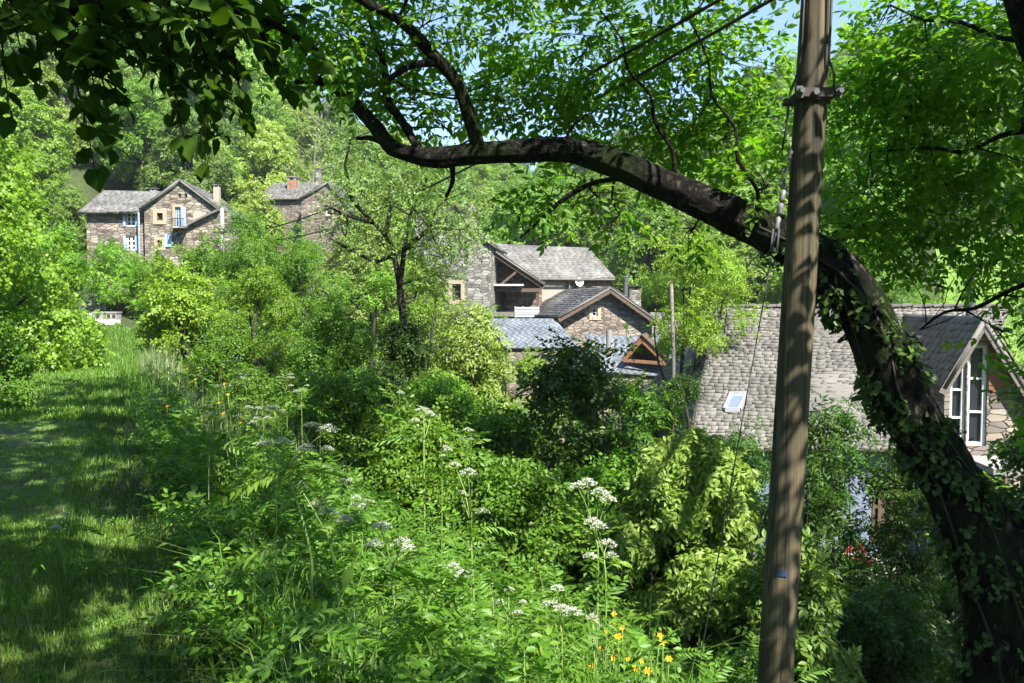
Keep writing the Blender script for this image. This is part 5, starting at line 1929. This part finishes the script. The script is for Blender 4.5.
# ivy on the trunk
root = empty('ivy_plant', b + (-.3, -.5, 0), 'dark glossy ivy climbing the trunk and lower limb of the leaning walnut', 'ivy')
ax = [q for q in LS[::3]] + [q for q in LS2[10:70:3]]
pos, d = [], []
for i in range(len(ax) - 1):
    a, b_ = ax[i], ax[i + 1]
    t_ = (b_[:3] - a[:3])
    L = np.linalg.norm(t_)
    frac = i / len(ax)
    dens = (520 if frac > .3 else 260) * (1.0 if frac < .8 else .45)
    for k in range(int(dens * L)):
        t = random.random()
        c_ = a[:3] + t_ * t
        v = sph(1)[0]
        v -= t_ / L * np.dot(v, t_ / L)
        v /= np.linalg.norm(v) + 1e-6
        clump = math.sin(c_[0] * 9 + c_[2] * 6) * math.sin(c_[2] * 7.5 + v[0] * 3)
        if clump < -.02 and random.random() < .9:
            continue
        pos.append(c_ + v * (a[3] * (1.0 + .12 * random.random() + .12 * max(0, clump))))
        d.append(v * .5 + np.array((0, 0, -.5)) + sph(1)[0] * .5)
pos, d = np.array(pos), np.array(d)
V, T = scatter(TP['ivy'], pos, d, rng.uniform(.3, .85, len(pos)), .8)
np_mesh('foliage', V, T, M['ivy'], root)
mb = MB()
for k in range(7):
    a0 = k * .9
    pts = []
    for i in range(0, len(ax), 2):
        q = ax[i]
        a1 = a0 + .25 * math.sin(i * .6 + k)
        pts.append(q[:3] + np.array((math.cos(a1), math.sin(a1), 0)) * q[3] * 1.03)
    mb.tube(pts, .012, 5)
mb.build('vine', M['bark_dark'], root, smooth=True)

# ------------------------------------------------------------------ linden whose branches hang in from the top left
lb = np.array((-5.6, 2.4, G(-5.6, 2.4)))
lin = empty('linden_tree', lb, 'broad-leaved linden whose dark leafy branches hang in at the top left', 'tree')
mb = MB()
ltop = np.array((-4.2, 3.0, 8.5))
tr_ = [lb - (0, 0, .3), np.array((-5.4, 2.5, 1.5)), np.array((-5.0, 2.7, 4)), np.array((-4.4, 3, 6.5)), ltop]
mb.tube(smooth(tr_, 4), list(np.interp(np.linspace(0, 4, 17), range(5), [.42, .33, .27, .18, .06])), 14, wob=.1)
mb.build('trunk', M['bark'], lin, smooth=True)
arm = smooth([np.array((-5.2, 2.6, 3.2)), np.array((-3.4, 2.9, 3.6)), P(-60, -60, 3.1), P(60, 5, 2.95), P(170, -8, 2.9), P(260, 18, 2.95), P(318, 50, 3.1)], 4)
mb = MB()
mb.tube(arm, list(np.linspace(.07, .006, len(arm))), 8)
mb.build('branch', M['bark'], lin, smooth=True)
AN = np.array(arm)
hang = [(25, 60, 2.9), (10, 110, 2.9), (40, 85, 3.0), (75, 60, 2.8), (95, 105, 2.8), (112, 150, 2.75), (135, 60, 2.9), (130, 112, 2.9), (160, 80, 2.8), (185, 140, 2.75), (205, 165, 2.75), (170, 40, 3), (215, 110, 2.8),
        (235, 60, 2.9), (245, 125, 2.85), (270, 60, 3.0), (290, 92, 3.0), (285, 30, 3.0), (310, 60, 3.1), (55, 25, 2.7), (105, 30, 2.7), (150, 10, 2.6), (200, 30, 2.6), (235, 15, 2.6), (20, 20, 2.5), (90, 60, 2.6), (195, 85, 2.9), (140, 30, 3.2), (60, 50, 3.3), (225, 40, 3.3), (265, 5, 2.8), (0, 40, 3.0), (180, 105, 3.0), (115, 75, 3.1), (70, 30, 3.0), (250, 40, 2.7), (30, 5, 3.1), (120, 5, 3.0), (210, -5, 3.0), (215, 140, 2.95), (95, 170, 2.8), (300, 15, 3.1)]
pos, d = [], []
mb = MB()
for (x, y, Y) in hang:
    e = P(x, y, Y)
    i = int(np.argmin(np.linalg.norm(AN - (e + (0, 0, .12)), axis=1)))
    i = max(3, i - 2)
    pts = bend(AN[i], e, 7, .08, .06)
    mb.tube(pts, list(np.linspace(.006, .0018, 7)), 5)
    L = np.linalg.norm(e - AN[i])
    n = max(8, int(L / .02))
    for k in range(n):
        t = .25 + .75 * (k + .5) / n
        j = min(5, int(t * 6))
        c_ = pts[j] + (pts[j + 1] - pts[j]) * (t * 6 - j)
        dirn = pts[j + 1] - pts[j]
        dirn /= np.linalg.norm(dirn) + 1e-9
        side = np.cross(dirn, (0, 0, 1.0)) + sph(1)[0] * .35
        v = dirn * .5 + side * (1 if k % 2 else -1) + np.array((0, 0, -.05)) + sph(1)[0] * .45
        pos.append(c_ + v * .02 + sph(1)[0] * .025)
        d.append(v)
    pos.append(e)
    d.append(pts[-1] - pts[-2] + np.array((0, 0, -.02)))
mb.build('twig', M['bark'], lin, smooth=True)
ht = [leaf_geo(.066, .06, 'h'), leaf_geo(.055, .05, 'h'), leaf_geo(.074, .066, 'h'), leaf_geo(.045, .04, 'h')]
V, T = scatter(ht, np.array(pos), np.array(d), rng.uniform(.75, 1.15, len(pos)), 1.0)
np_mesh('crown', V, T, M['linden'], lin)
off = [(1.7, -1.5, 6, .9), (.45, -.75, 6.1, .75), (.1, 1.4, 6.2, .95), (1.25, .6, 6.2, .6), (.6, 2.45, 6.4, .75), (-1.0, 3.2, 6.4, 1.3), (-2.0, 5.0, 6.7, 1.3), (-2.8, 6.9, 7.1, 1.3), (-3.6, 8.6, 7.6, 1.1), (-4.4, 10.2, 8.2, 1.0), (-3, 3, 8.6, 2.0), (-5, 3, 8.5, 2.0), (-2.5, .5, 7.5, 1.8), (-.6, -1.2, 7.4, 1.5), (-4.5, .2, 6.5, 1.8), (-6.5, 4, 6.8, 1.6), (-5, 5.6, 7.2, 1.4), (-7, 2, 5, 1.4), (-1.6, 1.6, 6.8, .9)]  # unseen crown clumps, set overhead so their shade falls on path and bank
bl = [(x, y, z, r, r, r * .6) for x, y, z, r in off]
mb = MB()
for q in bl:
    st = tr_[3] if q[2] > 6.6 else tr_[2]
    mb.tube(bend(st, q[:3], 7, .06, .05), list(np.linspace(.1, .015, 7)), 6)
mb.build('branch', M['bark'], lin, smooth=True)
pos, d = crown_pts(bl, 3000, .2, .3)
V, T = scatter(TP['linden_off'], pos, d, rng.uniform(.7, 1.1, len(pos)), .6)
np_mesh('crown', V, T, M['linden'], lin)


# ------------------------------------------------------------------ umbels, yellow flowers, big-leaved weeds
def umbel(parent, c_, r, up=(0, 0, 1), nray=15, nfl=17):
    ups = np.array(up, float)
    ups /= np.linalg.norm(ups)
    pos, d = [], []
    mb = MB()
    st = c_ - ups * r * .75
    for k in range(nray):
        a, rr = k * 2.399, math.sqrt((k + .5) / nray) * r
        e = c_ + np.array((math.cos(a) * rr, math.sin(a) * rr, -.6 * rr * rr / r + random.uniform(-.08, .08) * r))
        mb.tube([st, e], .0011, 3, cap=False)
        for q in range(nfl):
            o = sph(1)[0] * r * .3 * random.random() ** .4
            o[2] *= .5
            pos.append(e + o)
            d.append(np.array((random.uniform(-1, 1), random.uniform(-1, 1), random.uniform(-.3, .3))))
    h = mb.build('umbel', M['stem'], parent)
    pos, d = np.array(pos), np.array(d)
    tpl = [(np.array([(-.5, -.5, 0), (.5, -.5, 0), (.5, .5, 0.1), (-.5, .5, 0)]), np.array([(0, 1, 2), (0, 2, 3)]))]
    V, T = scatter(tpl, pos, d, np.full(len(pos), r * .105) * rng.uniform(.7, 1.4, len(pos)), .9)
    np_mesh('floret', V, T, M['umbel'], h)


def umbel_plant(label, px, Y, fork, heads, r=.035, thick=.0075, group='white umbel flowers on the bank', leaves=10, basepx=None):
    b = on_ground(basepx or px, Y)
    rt = empty('cow_parsley', b, label, 'wild flower', group)
    mb = MB()
    fk = [P(x, y, Y) for x, y in fork]
    st = smooth([b - (0, 0, .05)] + fk, 4)
    mb.tube(st, list(np.linspace(thick, thick * .6, len(st))), 7)
    pos, d = [], []
    for i, (x, y) in enumerate(heads):
        Yh = Y + random.uniform(-.12, .12)
        h = P(x, y, Yh)
        s = min(fk, key=lambda q: np.linalg.norm(q - h))
        pts = bend(s, h - (0, 0, r * .75), 5, .06, .05)
        mb.tube(pts, [thick * .5, thick * .45, thick * .4, thick * .35, thick * .3], 5)
        umbel(rt, h, r * random.uniform(.75, 1.2))
        pos.append(pts[0])
        d.append(pts[2] - pts[0] + sph(1)[0] * .08)
    mb.build('stem', M['stem'], rt, smooth=True)
    for k in range(leaves):
        t = random.random() ** 1.3
        pos.append(st[int(t * (len(st) - 1))])
        d.append(np.array((random.uniform(-1, 1), random.uniform(-1, 1), random.uniform(0, .5))))
    V, T = scatter(TP['fern'], np.array(pos), np.array(d), rng.uniform(.5, 1.0, len(pos)), .4)
    np_mesh('foliage', V, T, M['weed'], rt)


UG = [
    ('tallest pale stemmed white umbel plant rising alone in the lower left', 315, 3.3, [(312, 600), (311, 555), (294, 492), (285, 470)], [(265, 440), (282, 438), (306, 444), (327, 446), (310, 422), (327, 425)], .036),
    ('white umbel plant just right of the tallest pale stem', 345, 3.5, [(338, 600), (330, 540)], [(318, 500), (329, 508), (300, 482), (345, 515)], .036),
    ('white umbel plant with two large heads right of the tallest stem', 400, 3.3, [(395, 620), (392, 570)], [(381, 522), (402, 538), (374, 540), (408, 545)], .04),
    ('single white umbel on a dark slanting stem', 400, 3.2, [(425, 615), (440, 590)], [(453, 563), (463, 570)], .036),
    ('white umbel plant with three heads left of the dark sapling', 478, 4.6, [(472, 560), (470, 520)], [(468, 469), (461, 491), (483, 508), (455, 462)], .04),
    ('pair of white umbels at the foot of the sunny bushes above the tall stem', 425, 5.2, [(424, 470), (424, 440)], [(422, 407), (415, 418), (430, 412)], .04),
    ('loose white umbel plant below the dark sapling, leftmost heads', 596, 4.4, [(598, 570), (596, 540)], [(588, 479), (607, 495), (578, 482), (600, 488)], .045),
    ('white umbel plant below the dark sapling with one long head', 606, 4.2, [(606, 600), (604, 560)], [(599, 523), (607, 540), (592, 518), (611, 552), (590, 553)], .045),
    ('white umbel plant low in the centre with dense heads', 560, 3.8, [(562, 650), (560, 625)], [(557, 585), (562, 605), (572, 608), (550, 600)], .04),
    ('small scattered white umbels low in the centre', 512, 3.8, [(513, 650), (512, 625)], [(509, 587), (517, 609), (500, 600), (495, 612), (523, 600)], .026),
    ('white umbel beside the yellow flowers', 594, 3.8, [(594, 660), (593, 640)], [(592, 615), (597, 622)], .03),
    ('short white umbel plant low behind the tall pale stem', 365, 3.6, [(366, 660), (366, 645)], [(363, 628), (374, 640)], .025),
    ('small white flower on the shaded edge of the grass path', 62, 4.6, [(60, 540), (58, 520)], [(55, 525), (66, 512)], .035),
]
for a in UG:
    umbel_plant(*a[:5], r=a[5])
far_u = [(205, 372, 9), (225, 383, 8.4), (245, 372, 9.5), (255, 402, 8), (273, 357, 10), (285, 378, 9), (300, 388, 8.5), (188, 392, 9), (318, 372, 9.5), (237, 357, 10.5), (276, 410, 7), (262, 420, 6.2), (350, 480, 5.2), (360, 500, 4.6), (440, 450, 6.2), (470, 432, 7.2), (398, 395, 8.5)]
WH = ['beside the seeding grass', 'in the upper bank', 'below the shrub row', 'near the small yellow flowers', 'at the top of the bank']
for i, (x, y, Y) in enumerate(far_u):
    umbel_plant(f'small distant white umbel plant {WH[i % 5]}, {"taller" if i % 2 else "shorter"} than its neighbour', x, Y, [(x + 2, y + PXM(1, 1) * 0 + 38), (x + 1, y + 14)],
                [(x + random.uniform(-9, 9), y + random.uniform(-5, 6)) for _ in range(4)], r=.032, thick=.005, leaves=6)


def yellow_flower(label, x, y, Y, r, group):
    b = on_ground(x + random.uniform(-4, 4), Y)
    h = P(x, y, Y)
    rt = empty('yellow_flower', b, label, 'wild flower', group)
    mb = MB()
    mb.tube(bend(b, h, 6, .04), .003, 5)
    mb.build('stem', M['stem'], rt, smooth=True)
    mb = MB()
    ax_ = np.array((random.uniform(-.4, .4), -.6, .7))
    ax_ /= np.linalg.norm(ax_)
    u = np.cross(ax_, (0, 0, 1.0))
    u /= np.linalg.norm(u)
    v = np.cross(ax_, u)
    n = 6
    for k in range(n):
        a = 2 * PI * k / n + random.uniform(-.1, .1)
        o = u * math.cos(a) + v * math.sin(a)
        t_ = -u * math.sin(a) + v * math.cos(a)
        mb.face([h, h + o * r * .55 - t_ * r * .3 + ax_ * r * .25, h + o * r + ax_ * r * .15, h + o * r * .55 + t_ * r * .3 + ax_ * r * .25])
    mb.build('bloom', M['petal'], rt)


YL = [(614, 614), (594, 622), (612, 624), (618, 637), (606, 633), (663, 642), (669, 659), (628, 659), (635, 669), (614, 658), (648, 671), (592, 666), (622, 628), (602, 648), (640, 660), (660, 636)]
YW = ['topmost', 'leftmost upper', 'upper middle', 'central', 'partly hidden', 'right upper', 'rightmost', 'lower central', 'low middle', 'lower left', 'lower right', 'leftmost lower', 'tilted', 'small', 'wide open', 'budding']
for (x, y), s in zip(YL, YW):
    yellow_flower(f'{s} bright yellow flower of the cluster low beside the stay wire', x, y, 4.1 + random.uniform(-.2, .2), random.uniform(.018, .027), 'yellow flowers near the stay wire')
for i in range(22):
    x, y = random.uniform(150, 262), random.uniform(366, 425)
    yellow_flower('small yellow flower on the bank edge beside the grass path', x, y, 9.5 - (y - 370) * .05 + random.uniform(-.4, .4), .02, 'yellow flowers on the path bank')

# broad-leaved weed low left of centre
b = on_ground(335, 3.0)
rt = empty('broad_leaved_weed', b, 'broad-leaved weed with large toothed leaves beside the tallest umbel stem', 'weed')
tips_ = [(358, 604, 3.0), (300, 640, 2.9), (345, 588, 3.05), (322, 612, 2.95), (372, 628, 3.05), (395, 600, 3.2)]
mb = MB()
pos, d = [], []
for (x, y, Y) in tips_:
    e = P(x, y, Y)
    mb.tube(bend(b, e, 6, .08, .1), list(np.linspace(.005, .002, 6)), 5)
    pos.append(e)
    v = e - b
    v[2] *= .1
    d.append(v / np.linalg.norm(v) + np.array((0, 0, .1)))
mb.build('stem', M['stem'], rt, smooth=True)
V, T = scatter([leaf_geo(.1, .055, 'o')], np.array(pos), np.array(d), rng.uniform(.8, 1.2, len(pos)), .4)
np_mesh('foliage', V, T, M['weed'], rt)

# ------------------------------------------------------------------ air
hz = bpy.data.meshes.new('haze')
mb = MB()
mb.box((-130, -12, -14), (260, 0, 0), (0, 260, 0), (0, 0, 150))
hm = bpy.data.materials.new('valley_air')
hm.use_nodes = True
t = hm.node_tree
t.nodes.clear()
out = t.nodes.new("ShaderNodeOutputMaterial")
pv = t.nodes.new("ShaderNodeVolumePrincipled")
pv.inputs["Color"].default_value = (0.86, 0.93, 1.0, 1)
pv.inputs["Density"].default_value = 0.00036
pv.inputs["Anisotropy"].default_value = 0.2
t.links.new(pv.outputs[0], out.inputs["Volume"])
tag(mb.build('haze', hm), kind='stuff')
c = S.cycles
c.volume_bounces = 0
